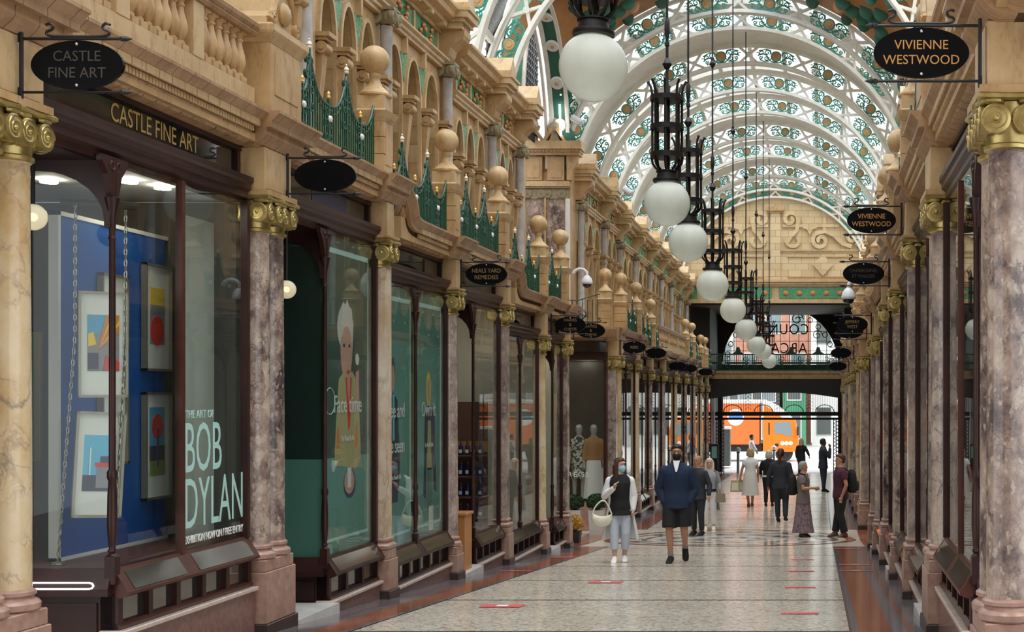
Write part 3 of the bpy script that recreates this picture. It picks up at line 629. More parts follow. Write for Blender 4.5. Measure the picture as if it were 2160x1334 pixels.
for s in (1,):
    c = column('square_column', 'slim square marble pilaster at the corner of the mannequin shop', 30.45, zf(30.4)+.55, 'marble_pink', square=True); mirror(c, 'slim square marble pilaster at the far crossing corner behind the man in purple')
# ================================================================ SHOPFRONTS
wn = [0]
def lathe_post(par, x, y, z0, z1):
    h = z1-z0; b = MB(); b.bev(x-.035,x+.035, y-.035, y+.035, z0-.10, z0+.10, .008)
    b.lathe([(.034,.10),(.02,.115),(.03,.13),(.02,.15),(.024,.17),(.033,.30),(.03,.50),(.024,.60),(.033,.62),(.033,.66),(.022,.68),(.02,h-.55),(.028,h-.54),(.02,h-.52),(.024,h-.4),(.045,h-.30),(.05,h-.27),(.03,h-.26),(.03,h)], (x,y,z0), 12)
    b.build('turned_post', 'mahogany', par, True)
    b = MB()
    for sg in (-1,1):
        P = [(y+sg*.02, z1-.30),(y+sg*.05,z1-.24),(y+sg*.09,z1-.12),(y+sg*.16,z1-.04),(y+sg*.17,z1),(y+sg*.02,z1)]
        b.prism([(x-.02,p,q) for p, q in P], (.04,0,0)); b.tube([(x+.022,y+sg*(.04+.03*math.cos(a)),z1-.06+.03*math.sin(a)) for a in [k*.7 for k in range(8)]], .008, 4)
    b.build('post_bracket', 'mahogany', par)
def arch_head(par, y, x0, x1, zt, z1):          # the arched board over a window that faces the street end
    b = MB(); xc, w, n = (x0+x1)/2, abs(x1-x0)/2-.04, 14
    P = [(xc-w*math.cos(PI*i/n), zt+(z1-zt)*.8*math.sin(PI*i/n)) for i in range(n+1)]
    for (a, p), (c, q) in zip(P, P[1:]): b.hexa([(a,y-.03,p),(c,y-.03,q),(c,y+.03,q),(a,y+.03,p),(a,y-.03,z1),(c,y-.03,z1),(c,y+.03,z1),(a,y+.03,z1)])
    for a, c in ((x0, P[0][0]), (P[-1][0], x1)): b.box(*sorted((a,c)), y-.03,y+.03, zt-.05, z1)
    b.build('arched_head', 'mahogany', par)
def shop(y0, y1, sill, door=None, mull=(), room='shop_wall', wood='mahogany', back=6.0, detail=True, name=None):
    wn[0] += 1; w = struct('window_%d' % wn[0], name); z = T((y0+y1)/2) if y0 < 25 else T(y1-.2); z = T(y1-.5); zt = 1.60+z; yw = door or y0; ys = (yw, y1)
    # moulded beam and black glass fascia over the whole bay
    pr = [(3.0,1.58),(2.93,1.58),(2.92,1.62),(2.89,1.64),(2.89,1.69),(2.86,1.71),(2.86,1.75),(2.84,1.77),(2.84,1.81),(3.0,1.81)]
    MB().prism([(-u,y0,q+z) for u, q in pr], (0,y1-y0,0)).build('beam', 'mahogany', w, 25)
    b = MB(); b.box(-3.02,-2.95,y0,y1,1.81+z,1.84+z); b.box(-3.02,-2.94,y0,y1,2.03+z,2.10+z); b.box(-3.02,-2.95,y0,y0+.06,1.84+z,2.03+z); b.box(-3.02,-2.95,y1-.06,y1,1.84+z,2.03+z); b.build('fascia_frame', 'mahogany', w)
    MB().box(-3.02,-2.975,y0+.06,y1-.06,1.84+z,2.03+z).build('fascia_glass', 'black_glass', w)
    a, c = ys
    # sill: sloping inset panel, short posts before dark mirror, marble ledge, granite plinth
    MB().prism([(-2.98,a,sill+.01),(-2.89,a,sill+.01),(-2.88,a,sill-.01),(-2.79,a,sill-.15),(-2.79,a,sill-.17),(-2.84,a,sill-.19),(-2.98,a,sill-.19)], (0,c-a,0)).build('sill', wood, w)
    sp = [a]+[m for m in mull if m > a]+[c]
    for p, q in zip(sp, sp[1:]):
        MB().hexa([(-2.886,p+.1,sill-.02),(-2.886,q-.1,sill-.02),(-2.806,q-.1,sill-.14),(-2.806,p+.1,sill-.14),(-2.872,p+.1,sill-.015),(-2.872,q-.1,sill-.015),(-2.794,q-.1,sill-.135),(-2.794,p+.1,sill-.135)]).build('sill_inset', 'mirror_dark', w)
    zl = sill-.44; MB().box(-2.98,-2.90,a,c,zl+.04,sill-.18).build('stall_mirror', 'mirror_dark', w)
    n = max(2, round((c-a)/.42))
    for i in range(n+1): yy = a+.03+(c-a-.06)*i/n; MB().box(-2.92,-2.86,yy-.03,yy+.03,zl+.03,sill-.18).build('stall_post', 'mahogany', w)
    MB().prism([(-2.98,a,zl+.035),(-2.85,a,zl+.035),(-2.84,a,zl+.06),(-2.87,a,zl+.08),(-2.98,a,zl+.08)], (0,c-a,0)).build('stall_rail', wood, w)
    MB().bev(-2.98,-2.80,a-.02,c,zl,zl+.035,.006).build('marble_ledge', 'sill_marble', w)
    MB().hexa([(-2.98,a,zf(a)-.05),(-2.835,a,zf(a)-.05),(-2.835,c,zf(c)-.05),(-2.98,c,zf(c)-.05),(-2.98,a,zl),(-2.835,a,zl),(-2.835,c,zl),(-2.98,c,zl)]).build('granite_base', 'granite_plinth', w)
    for p, q in zip(sp, sp[1:]): MB().box(-2.905,-2.897,p+.02,q-.01,sill,zt).build('pane', 'glass_shop', w)
    MB().box(-2.93,-2.87,y1-.055,y1-.002,sill,zt).build('jamb', 'mahogany', w)
    if not door: MB().box(-2.93,-2.87,y0+.002,y0+.055,sill,zt).build('jamb', 'mahogany', w)
    if detail and (door or mull): lathe_post(w, -2.90, door or mull[0], sill, zt)
    for m in mull[0 if door else 1:]: MB().box(-2.925,-2.875,m-.025,m+.025,sill,zt).build('mullion', wood, w)
    if door:                                     # window return and door lobby
        MB().box(-3.95,-2.90,yw-.004,yw+.004,sill,zt-.0).build('pane', 'glass_shop', w)
        MB().prism([(-2.9,yw+.04,sill+.01),(-2.9,yw-.01,sill+.01),(-2.9,yw-.06,sill-.12),(-2.9,yw-.06,sill-.17),(-2.9,yw+.04,sill-.17)], (-1.05,0,0)).build('return_sill', 'mahogany', w)
        b = MB(); b.box(-3.95,-2.88,yw,yw+.05,zf(yw)-.05,sill-.16); b.box(-3.75,-3.0,yw-.012,yw,zf(yw)+.12,sill-.22); b.build('return_panel', 'mahogany', w)
        arch_head(w, yw, -3.95, -2.90, zt-.42, zt); MB().box(-4.02,-3.93,yw-.05,yw+.05,zf(yw),zt).build('return_jamb', 'mahogany', w)
        MB().box(-4.0,-2.95,y0-.05,yw,zt-.02,zt+.02).build('lobby_ceiling', 'mahogany', w)
        MB().box(-4.1,-2.75,y0-.02,yw-.02,zf(y0)-.2,zf(y0)+.035).build('door_step', 'white_marble', w)
        b = MB(); b.box(-4.06,-4.0,y0,y0+.1,zf(y0),zt); b.box(-4.06,-4.0,yw-.1,yw,zf(y0),zt); b.box(-4.06,-4.0,y0,yw,zf(y0)+2.15,zf(y0)+2.27); b.build('door_frame', 'mahogany', w)
    b = MB(); b.box(-back-.1,-back, y0-.1, y1+.1, zf(y1)-.1, zt+.3); b.box(-back,-2.98, y1-.02, y1+.06, zf(y1)-.1, zt); b.box(-back,-4.2 if door else -3.0, y0-.06, y0+.02, zf(y0)-.2, zt); b.build('shop_back_wall', room, w)
    MB().box(-back,-2.98, yw, y1, sill-.06, sill).build('display_floor', 'shelf_wood', w)
    MB().box(-back-.1,-2.98,y0-.1,y1+.1,zt+.02,zt+.1).build('shop_ceiling', 'shop_white', w); return w
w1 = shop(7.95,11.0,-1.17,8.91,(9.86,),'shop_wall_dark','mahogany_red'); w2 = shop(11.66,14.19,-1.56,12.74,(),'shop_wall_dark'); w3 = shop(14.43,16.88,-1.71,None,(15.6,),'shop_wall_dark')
w4 = shop(17.13,19.68,-1.90,18.2,(),'shop_wall'); w5 = shop(19.92,22.36,-2.09,None,(21.05,),'shop_wall'); w6 = shop(22.64,24.45,-2.25,23.6,(),'shop_wall')
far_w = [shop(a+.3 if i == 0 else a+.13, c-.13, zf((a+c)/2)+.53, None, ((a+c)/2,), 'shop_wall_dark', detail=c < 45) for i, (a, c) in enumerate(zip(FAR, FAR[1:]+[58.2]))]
for w in (w1,w2,w3,w4,w5,w6,*far_w):
    wn[0] += 1; m = mirror(w); m.name = 'window_%d' % wn[0]
# fascia lettering
letter('CASTLE FINE ART', .185, 'gold_paint', w1, (-2.972, 9.66, 1.935), WALL, ext=.001, squeeze=.88)
for s in ('plain',): MB().box(-2.975,-2.97,12.6,13.5,1.85,2.02).build('fascia_plate', 'art_dark', w2)
# shop with mannequins across the crossing
wn[0] += 1; rs = struct('window_%d' % wn[0]); zb = zf(30.2)
b = MB(); b.box(-5.9,-5.8,30.1,30.3,zb,1.3); b.box(-3.05,-2.98,30.1,30.3,zb,1.0); b.box(-4.4,-4.33,30.1,30.2,zb,.85); b.box(-5.9,-2.98,30.08,30.3,.82,1.0); b.build('shop_frame', 'mahogany', rs)
MB().box(-5.9,-2.98,29.98,30.3,1.0,1.25).build('fascia_glass', 'black_glass', rs)
MB().prism([(-5.9,30.0,1.25),(-5.9,29.78,1.33),(-5.9,29.72,1.5),(-5.9,29.72,1.56),(-5.9,30.3,1.56)], (3.2,0,0)).build('shop_cornice', 'buff_brown', rs)
MB().box(-5.9,-2.98,30.04,30.3,zb-.05,zb+.62).build('stall_riser', 'granite', rs)
MB().box(-5.8,-3.0,30.13,30.14,zb+.62,.82).build('pane', 'glass_shop', rs)
MB().box(-5.9,-2.98,30.3,31.6,zb+.5,zb+.6).build('display_floor', 'shop_wall', rs)
b = MB(); b.box(-6.4,-2.98,32.4,32.5,zb,1.3); b.box(-6.4,-6.3,30.3,32.4,zb,1.3); b.box(-6.4,-2.98,30.3,32.4,.95,1.0); b.build('shop_back_wall', 'shop_wall', rs)
for x in (-4.22,-3.35): MB().box(x,x+.14,31.6,31.75,zb+.5,.95).build('display_post', 'shop_wall', rs)
MB().box(-4.05,-3.4,32.3,32.38,zb+.9,.6).build('dark_doorway', 'shop_wall_dark', rs)
letter('REISS', .16, 'vinyl_white', rs, (-3.62,30.12,zb+1.27), FACE, sp=1.35)
for x in (-5.0,-4.3,-3.6): MB().lathe([(.07,0),(.07,-.02),(0,-.02)], (x,31.0,.94), 10).build('ceiling_spot', 'spot_warm', rs)
rs2 = mirror(rs); wn[0] += 1; rs2.name = 'window_%d' % wn[0]
for c in list(rs2.children):
    if c.name.startswith('lettering'): bpy.data.objects.remove(c)
# ================================================================ BALCONIES
def pier(y, label, u=2.85, group=None, z=None):
    z = 2.355+T(y) if z is None else z; t = thing('ball_pier', label, 'pier', (-u, y, z), 0, group)
    b = MB(); b.bev(-.14,.14,-.14,.14,-.03,.18,.005); b.bev(-.14,.14,-.14,.14,.185,.36,.005); b.bev(-.14,.14,-.14,.14,.365,.53,.005); b.box(.14,.147,-.09,.09,.08,.46); b.build('pier_body', 'buff', t)
    MB().square([(.14,.53),(.15,.55),(.165,.57),(.185,.62),(.19,.635),(.15,.645),(.14,.66),(.14,.80)]).build('pier_cap', 'buff_pale', t)
    MB().lathe([(.16,.80),(.175,.81),(.175,.83),(.15,.845),(.14,.86),(.12,.88),(.075,.92),(.055,.97),(.05,1.0),(.06,1.02),(.06,1.05),(.045,1.07)], (0,0,0), 22).build('finial_stem', 'ball_stone', t, True)
    MB().ball((0,0,1.20), .15, 24, 16).build('finial_ball', 'ball_stone', t, True); return t
bl = ['after the blank oval sign', 'above the pilaster of the teal posters', 'above the remedies shop corner window', 'near the pavilion pier', 'at the crossing corner']
for y, l in zip((14.03,16.72,19.4,22.2,24.06), bl):
    p = pier(y, 'buff stone balcony pier topped by a large ball, '+l); mirror(p, 'stone balcony pier with ball finial on the side of the gold lettered signs', 'ball piers on the right balcony')
for y, u in ((30.35,3.05),(31.4,2.85),(34.0,2.85),(36.9,2.85),(46.5,2.85),(48.9,2.85),(52.5,2.85),(54.5,2.85)):
    p = pier(y, 'stone ball pier on the far balcony above the mannequin shop side', u, 'ball piers beyond the crossing, left'); mirror(p, 'stone ball pier on the far balcony on the side of the man in purple', 'ball piers beyond the crossing, right')
rail_n = [0]
def railing(y0, y1, label, group=None, u=2.80):
    t = thing('iron_railing', label, 'railing', (-u, y0, 2.355+T(y1-.1)), 0, group); L = y1-y0; zb = 2.355+T(y1-.1)
    pk = []; p = L-.79
    while p > .12: pk.append(p); p -= .95
    pk = sorted(pk); nodes = [(0, .62 if not pk or pk[0] > .4 else .7)]+[(p, .80) for p in pk]+[(L, .67)]
    def top(s):
        for (a, ha), (c, hc) in zip(nodes, nodes[1:]):
            if a <= s <= c:
                q = (s-a)/(c-a); hh = ha if q < .5 else hc; return .40+(hh-.40)*abs(2*q-1)**3.0
        return .5
    P0 = path(2.355, y0-.001, y1+.001)
    def bot(s):
        y = y0+s
        for (a, za), (c, zz) in zip(P0, P0[1:]):
            if a <= y <= c: return za+(zz-za)*(y-a)/max(c-a,1e-6)-zb
        return 0
    b = MB(); n = max(4, int(L/.058))
    for i in range(n+1):
        s = L*i/n; b.box(-.007,.007, s-.006, s+.006, bot(s)-.01, max(top(s),bot(s)+.05))
    b.build('railing_bars', 'iron_green', t, stuff=True)
    N = 60; MB().tube([(0, L*i/N, top(L*i/N)) for i in range(N+1)], .013, 6).build('top_rail', 'iron_green', t, True)
    MB().tube([(0, L*i/N, max(top(L*i/N)-.07, bot(L*i/N)+.03)) for i in range(N+1)], .008, 4).build('lower_rail', 'iron_green', t, True)
    mp = lambda p, q, d: (d-.02, p, q)
    lows = [((a[0]+c[0])/2) for a, c in zip(nodes, nodes[1:])]
    for s in pk:
        b = MB()
        for sg in (-1,1):
            for cx, cy, r, a0, dr in ((.045,.70,.04,PI,-1),(.055,.58,.05,PI,1),(.05,.44,.045,PI,-1),(.06,.30,.05,PI,1)): b.ribbon([(s+sg*p, q) for p, q in spiral(cx,cy,r,1.2,a0,dr,12)], .014, mp, .03)
        b.box(-.012,.012,s-.01,s+.01,.1,.82); b.build('crest_scroll', 'iron_green', t)
        MB().lathe([(.012,0),(.024,.012),(.02,.03),(.028,.04),(.02,.06),(.006,.075),(.012,.085),(.003,.10)], (0,s,.81), 8).build('urn_finial', 'cream_glaze', t, True)
    for s in lows:
        b = MB()
        for sg in (-1,1):
            for cx, cy, r, a0, dr in ((.05,.34,.05,PI,1),(.05,.22,.05,PI,-1),(.05,.10,.045,PI,1)): b.ribbon([(s+sg*p, q) for p, q in spiral(cx,cy,r,1.2,a0,dr,12)], .014, mp, .03)
        b.box(-.012,.012,s-.012,s+.012,.02,.46); b.build('swag_scroll', 'iron_green', t)
        MB().lathe([(.01,0),(.022,.015),(.016,.035),(.02,.05),(.003,.075)], (0,s,.46), 8).build('urn_finial', 'gold_paint', t, True)
        b = MB(); b.lathe([(0,.0),(.034,.0),(.03,.015),(.012,.025),(0,.025)], (.012,s,.27), 10, 'x'); b.build('rosette', 'white_glaze', t, True)
    return t
for (a, c), l in zip(((11.76,13.83),(14.23,16.52),(16.92,19.20),(19.60,22.0),(22.4,23.86)), ('above the blank oval sign', 'over the teal posters window', 'over the remedies shop', 'over the corner window beside the yellow column', 'last one before the crossing')):
    r = railing(a, c, 'ornate dark green iron balcony railing '+l); mirror(r, 'green iron balcony railing on the side of the gold lettered signs', 'railings on the right balcony')
for a, c in ((31.6,33.8),(34.2,36.7),(37.1,38.4),(46.7,48.7),(49.1,52.3),(54.7,57.5)): mirror(railing(a, c, 'green iron railing on the far balcony above the mannequin shop side', 'railings beyond the crossing, left'), 'green iron railing on the far balcony on the side of the man in purple', 'railings beyond the crossing, right')
# stone balustrade over the gallery
bal_src = None
def balustrade(y0, y1, posts, label, z=0, group=None):
    global bal_src
    t = thing('stone_balustrade', label, 'balustrade', (-2.80, y0, 2.355+z), 0, group); L = y1-y0
    n = round(L/.24); l = L/n
    for i in range(n): MB().bev(-.10,.0,i*l+.002,(i+1)*l-.002,0,.18,.003).build('base_block', 'buff_pale', t)
    MB().prism([(-.13,0,.60),(.02,0,.60),(.035,0,.625),(.02,0,.645),(.045,0,.67),(.05,0,.70),(.03,0,.72),(-.14,0,.72)], (0,L,0)).build('top_rail', 'buff_brown', t)
    for p in posts: MB().bev(-.11,.005,p-.085,p+.085,.18,.60,.004).build('rail_post', 'buff_pale', t)
    edges = [0]+posts+[L]
    for a, c in zip(edges, edges[1:]):
        a += .12; c -= .12; k = max(1, round((c-a)/.118))
        for i in range(k):
            if bal_src is None:
                b = MB(); b.bev(-.045,.045,-.045,.045,0,.05,.004); b.lathe([(.02,.05),(.035,.055),(.035,.07),(.025,.08),(.045,.12),(.055,.165),(.047,.22),(.03,.28),(.024,.325),(.034,.335),(.034,.345),(.026,.355),(.03,.375),(.048,.395)], (0,0,0), 14); b.bev(-.045,.045,-.045,.045,.392,.42,.004)
                bal_src = b.build('baluster', 'buff', t, True); o = bal_src
            else: o = inst(bal_src, t)
            o.location = (-.05, a+(i+.5)*(c-a)/k, .18)
    return t
bb = balustrade(5.6, 10.92, [2.0,3.25,4.33], 'buff stone balustrade with rows of vase balusters above the gallery fascia'); mirror(bb, 'stone balustrade on the balcony above the gold lettered sign')
sp = thing('scroll_pedestal', 'panelled stone pedestal carrying a scrolled pediment at the end of the balustrade', 'pedestal', (-2.85,11.32,2.355))
b = MB(); b.bev(-.15,.15,-.33,.33,0,.58,.005); b.box(.15,.158,-.24,.24,.16,.52); b.build('pedestal_body', 'buff', sp)
MB().loft([[(-x,-y,h),(x,-y,h),(x,y,h),(-x,y,h)] for x, y, h in ((.15,.33,.58),(.165,.345,.61),(.19,.37,.65),(.2,.375,.67),(.2,.375,.72),(.17,.35,.74))]).build('pedestal_cap', 'buff_pale', sp)
b = MB()
pf = [(-.33,.74),(.33,.74),(.32,.80),(.25,.86),(.19,1.0),(.10,1.12),(0,1.15),(-.10,1.12),(-.19,1.0),(-.25,.86),(-.32,.80)]
b.prism([(-.5,p,q) for p, q in pf], (.62,0,0)); b.build('scroll_pediment', 'buff_pale', sp)
b = MB()
for sg in (-1,1): b.tube([(.13,sg*p,q) for p, q in ((.31,.78),(.24,.85),(.18,.98),(.10,1.09),(0,1.12))], .03, 6); vol_disc(b, (.12,sg*.24,.82), 'x', .06, .03, 1)
b.ball((.13,0,.9), (.05,.12,.1), 10, 6); b.build('pediment_scroll', 'buff', sp, True); mirror(sp, 'panelled stone pedestal with scrolled pediment above the row of gold lettered signs')
fb2 = balustrade(38.6, 46.2, [2.5,5.0], 'stone balustrade on the far balcony on the mannequin shop side', T(40)); mirror(fb2, 'stone balustrade on the far balcony on the side of the man in purple')
# transept balcony railings that face the street end
for sx in (-1, 1):
    t = thing('iron_railing', 'green iron scroll railing on the transept balcony beside the dome camera' if sx < 0 else 'green iron scroll railing on the transept balcony under the gold lettered signs', 'railing', (sx*3.9,29.95,1.56)); mp = lambda p, q, d: (p, d-.015, q)
    b = MB()
    for i in range(14): x = -.75+i*1.5/13; b.box(x-.008,x+.008,-.008,.008,0,.62)
    b.build('railing_bars', 'iron_green', t); b = MB(); b.tube([(-.8,0,.68),(-.3,0,.60),(.3,0,.60),(.8,0,.75)], .015, 6); b.tube([(-.8,0,.05),(.8,0,.05)], .015, 6); b.build('top_rail', 'iron_green', t)
    b = MB()
    for cx, cy, r, a0, dr in ((-.3,.42,.13,PI,1),(.05,.42,.13,0,-1),(-.3,.2,.12,PI,-1),(.05,.2,.12,0,1),(.4,.3,.12,PI,1)): b.ribbon(spiral(cx,cy,r,1.4,a0,dr,16), .025, mp, .03)
    b.build('railing_scroll', 'iron_green', t); MB().lathe([(0,0),(.06,0),(.05,-.03),(.02,-.04),(0,-.04)], (-.12,-.02,.32), 12, 'y').build('rosette', 'white_glaze', t)
# ================================================================ GLOBE LAMPS
gl_src = {}
def globe_lamp(y, z, label):
    t = thing('globe_lamp', label, 'lamp', (0.0, y, z)); top = zc(y)+R3-.06-z
    if not gl_src:
        gl_src['g'] = MB().ball((0,0,0), .28, 32, 20).build('globe', 'globe_glass', t, True)
        gl_src['c'] = MB().lathe([(.10,.255),(.17,.255),(.175,.275),(.17,.295),(.13,.30),(.12,.37),(.135,.375),(.135,.39),(.10,.40)], (0,0,0), 20).build('collar', 'iron_black', t, True)
        for k in range(8):
            a = 2*PI*k/8; P = [(.10,.40),(.14,.43),(.175,.48),(.185,.54),(.18,.60),(.18,1.30),(.185,1.36),(.20,1.42),(.225,1.46)]
            b = MB().tube([(r*math.cos(a), r*math.sin(a), h) for r, h in P], .016, 5); b.tube([(.225*math.cos(a),.225*math.sin(a),1.46),(.232*math.cos(a),.232*math.sin(a),1.475)], .02, 5)
            gl_src['b%d' % k] = b.build('cage_bar', 'iron_black', t, True)
        for k, h in enumerate((.58,.92,1.27)): gl_src['r%d' % k] = MB().lathe([(.16,-.03),(.205,-.03),(.205,.03),(.16,.03)], (0,0,h), 20).build('cage_ring', 'iron_black', t, True)
        gl_src['k'] = MB().lathe([(.022,.40),(.035,.6),(.035,1.3),(.022,1.35),(.018,1.62),(.03,1.63),(.05,1.67),(.06,1.69),(.05,1.71),(.03,1.75),(.018,1.76),(.018,1.9),(.03,1.91),(.03,1.95),(.018,1.96),(.022,2.0),(.034,2.08),(.034,2.2),(.02,2.24)], (0,0,0), 10).build('stem', 'iron_black', t, True)
    else:
        for k, o in gl_src.items(): inst(o, t)
    b = MB(); b.tube([(0,0,2.2),(0,0,top)], .016, 6)
    if top > 4.2: b.lathe([(.016,0),(.03,.03),(.055,.07),(.055,.09),(.03,.13),(.03,.18),(.016,.2)], (0,0,3.75), 10)
    b.build('rod', 'iron_black', t)
    return t
for (y, z), l in zip(((10.85,2.69),(16.1,2.34),(18.7,2.17),(22.95,1.92),(28.4,1.84),(33.4,1.68),(38.9,1.50),(43.7,1.47),(49.0,1.30)),
    ('largest frosted glass globe lamp, its cage just in front of the painted spandrel', 'frosted globe lamp in a tall black cage, second in the hanging row', 'frosted globe lamp partly covered by the second globe of the row', 'frosted globe lamp in the row, fourth along the arcade', 'frosted globe lamp in the row, over the floor mosaic', 'frosted globe lamp just past the floor mosaic', 'frosted globe lamp, third from the street gate', 'frosted globe lamp, second from the street gate', 'frosted globe lamp nearest to the street gate')): globe_lamp(y, z, l)
# ================================================================ OVAL HANGING SIGNS
def curve(P, n=4):
    Q = []
    for i in range(len(P)-1):
        a, b_, c, d_ = P[max(i-1,0)], P[i], P[i+1], P[min(i+2,len(P)-1)]
        for k in range(n):
            t = k/n; Q.append(tuple(.5*(2*b_[j]+(c[j]-a[j])*t+(2*a[j]-5*b_[j]+4*c[j]-d_[j])*t*t+(3*b_[j]-a[j]-3*c[j]+d_[j])*t**3) for j in range(len(b_))))
    return Q+[P[-1]]
sg_src = {}
def sign(y, sx, text, tm, label, size=.085, group=None):
    z = 1.90+T(y+.0); t = thing('hanging_sign', label, 'sign', (sx*2.745, y, z), 0, group); d = -sx
    n = 40; E = [(.265*math.cos(2*PI*i/n), .14*math.sin(2*PI*i/n)) for i in range(n)]
    MB().prism([(d*.335+p, -.012, q) for p, q in E], (0,.024,0)).build('board', 'iron_sign', t)
    b = MB()
    for zz in (.152,-.155): b.tube([(0,0,zz),(d*.60,0,zz)], .0085, 6); b.lathe([(.009,0),(.017,.02),(.011,.03),(.017,.035),(.001,.075)] if d > 0 else [(.009,0),(.017,-.02),(.011,-.03),(.017,-.035),(.001,-.075)], (d*.575,0,zz), 8, 'x')
    b.tube([(d*.01,0,-.19),(d*.01,0,.19)], .012, 6); b.box(*sorted((0,d*.012)),-.02,.02,.13,.18); b.box(*sorted((0,d*.012)),-.02,.02,-.18,-.13); b.build('bracket', 'iron_black', t)
    P = [(.15,.232),(.175,.24),(.192,.225),(.185,.205),(.16,.195),(.155,.18),(.18,.168),(.24,.165),(.335,.165)]; P = P+[(.67-p, q) for p, q in P[::-1]][1:]
    P = [(p if i < 9 else p, q) for i, (p, q) in enumerate(P)]
    MB().tube([(d*p,0,q) for p, q in curve(P)], .008, 6).build('crest', 'iron_black', t, True)
    for zz in (.118,-.118): MB().ball((d*.335,-.014,zz), .009, 8, 6).build('bolt', 'steel', t, True)
    if text:
        ls = text.split('\n'); h = size*1.12
        for i, ln in enumerate(ls): letter(ln, size, tm, t, (d*.335, -.0135, (len(ls)-1)/2*h-i*h), FACE, ext=.001, squeeze=.95 if len(ln) < 9 else .86)
    return t
sign(7.62,-1,'CASTLE\nFINE ART','sign_dim','black oval hanging sign with dim gallery lettering, over the ochre columns')
sign(11.44,-1,'','sign_dim','blank black oval hanging sign beside the green railing')
sign(16.98,-1,'NEALS YARD\nREMEDIES','gold_dull','black oval sign lettered for the remedies shop',.075)
sign(22.7,-1,'HAWES\n&\nCURTIS','gold_dull','black oval sign of the shirt shop, covering part of its twin',.07)
sign(24.75,-1,'HAWES\n&\nCURTIS','gold_dull','black oval sign of the shirt shop at the crossing corner',.07)
sign(30.55,-1,'REISS','gold_dull','black oval sign lettered with the name on the mannequin window')
for y, l in ((34.6,'first plain black oval sign after the mannequin shop'),(39.95,'plain black oval sign half way down the far columns'),(43.3,'plain black oval sign overlapped by the one before it'),(49.7,'plain black oval sign nearest to the street gate')): sign(y,-1,'','sign_dim',l)
sign(7.35,1,'VIVIENNE\nWESTWOOD','sign_gold','large black oval sign with two lines of copper lettering above the gilt capital',.074)
sign(14.35,1,'VIVIENNE\nWESTWOOD','sign_gold','smaller black oval sign with the same two lines of copper lettering',.074)
sign(16.9,1,'CHARBONNEL\nET WALKER','sign_dim','black oval sign of the chocolate shop, dim pale lettering',.064)
sign(22.6,1,'JEFFERY\nWEST','gold_dull','black oval sign of the shoe shop under the dome camera',.075)
sign(24.9,1,'','sign_dim','plain black oval sign just behind the shoe shop sign'); sign(34.5,1,'','sign_dim','plain black oval sign beside the bridge balcony'); sign(40.1,1,'','sign_dim','plain black oval sign furthest along the columns behind the man in purple')
# ================================================================ CAMERAS AND LIGHT FITTINGS
def dome_cam(x, y, z, d, label):
    t = thing('dome_camera', label, 'camera', (x,y,z))
    MB().tube([(-d*.30,0,.16),(-d*.26,0,.22),(-d*.18,0,.26),(-d*.08,0,.25),(-d*.01,0,.19),(0,0,.10)], .035, 10).build('arm', 'cam_white', t, True)
    MB().lathe([(.03,.12),(.06,.10),(.10,.05),(.125,-.03),(.125,-.06),(.11,-.08)], (0,0,0), 18).build('housing', 'cam_white', t, True)
    MB().lathe([(.10,-.07),(.095,-.11),(.06,-.15),(.001,-.165)], (0,0,0), 16).build('lens_dome', 'cam_black', t, True)
dome_cam(-3.28,29.3,2.55,1,'white dome security camera on a curved arm by the transept railing'); dome_cam(2.35,22.9,1.75,-1,'white dome security camera above the shoe shop sign')
for x, y, z, l in ((-3.55,29.6,6.15,'grey tubular camera on the pavilion cornice'),(-3.05,34.0,5.25,'small white camera on the far cornice')):
    t = thing('tube_camera', l, 'camera', (x,y,z)); o = MB().lathe([(.06,-.16),(.075,-.16),(.075,.14),(.05,.16)], (0,0,0), 14, 'x').build('housing', 'cam_white', t, True); o.rotation_euler = (0,.5,-.6); MB().tube([(0,0,-.12),(0,0,0)], .02, 6).build('stalk', 'cam_white', t)
def tube_light(y, z, h, l): tag(MB().tube([(-3.95,y,z),(-3.98,y,z+h)], .022, 8).build('tube_light', 'tube_white'), l, 'lamp')
tube_light(29.78,6.75,.75,'upper white fluorescent tube beside the green arch soffit'); tube_light(29.78,5.85,.7,'lower white fluorescent tube beside the green arch soffit')
mat('reflection_grey', (.40,.43,.38), .5)
# ================================================================ GALLERY WINDOW
def flat(par, name, m, pts, x=None, y=None, d=.003):
    if x is not None: return MB().prism([(x,p,q) for p, q in pts], (d,0,0)).build(name, m, par)
    return MB().prism([(p,y,q) for p, q in pts], (0,-d,0)).build(name, m, par)
def rect(a, b, c, d): return [(a,c),(b,c),(b,d),(a,d)]
bp = thing('backdrop_screen', 'royal blue display panel standing behind the gallery window', 'panel', (-3.53,9.36,-1.17))
MB().box(-.05,0,.03,1.55,.02,2.45).build('panel_face', 'panel_blue', bp); b = MB(); b.box(-.06,.01,0,.03,0,2.48); b.box(-.06,.01,0,1.58,0,.025); b.box(-.06,.01,0,1.58,2.45,2.48); b.build('panel_edge', 'shop_white', bp)
def wall_frame(y0, y1, z0, z1, label, art, grp=None, x=-3.52):
    t = thing('framed_print', label, 'picture', (x, y0, z0), 0, grp); L, H = y1-y0, z1-z0
    b = MB(); b.box(0,.045,0,.02,0,H); b.box(0,.045,L-.02,L,0,H); b.box(0,.045,0,L,0,.02); b.box(0,.045,0,L,H-.02,H); b.build('frame', 'frame_silver', t)
    MB().box(0,.02,.02,L-.02,.02,H-.02).build('mount', 'paper_white', t)
    for i, (m, pts) in enumerate(art): flat(t, 'print', m, [(p*L, q*H) for p, q in pts], x=.02, d=.002+.0015*i)
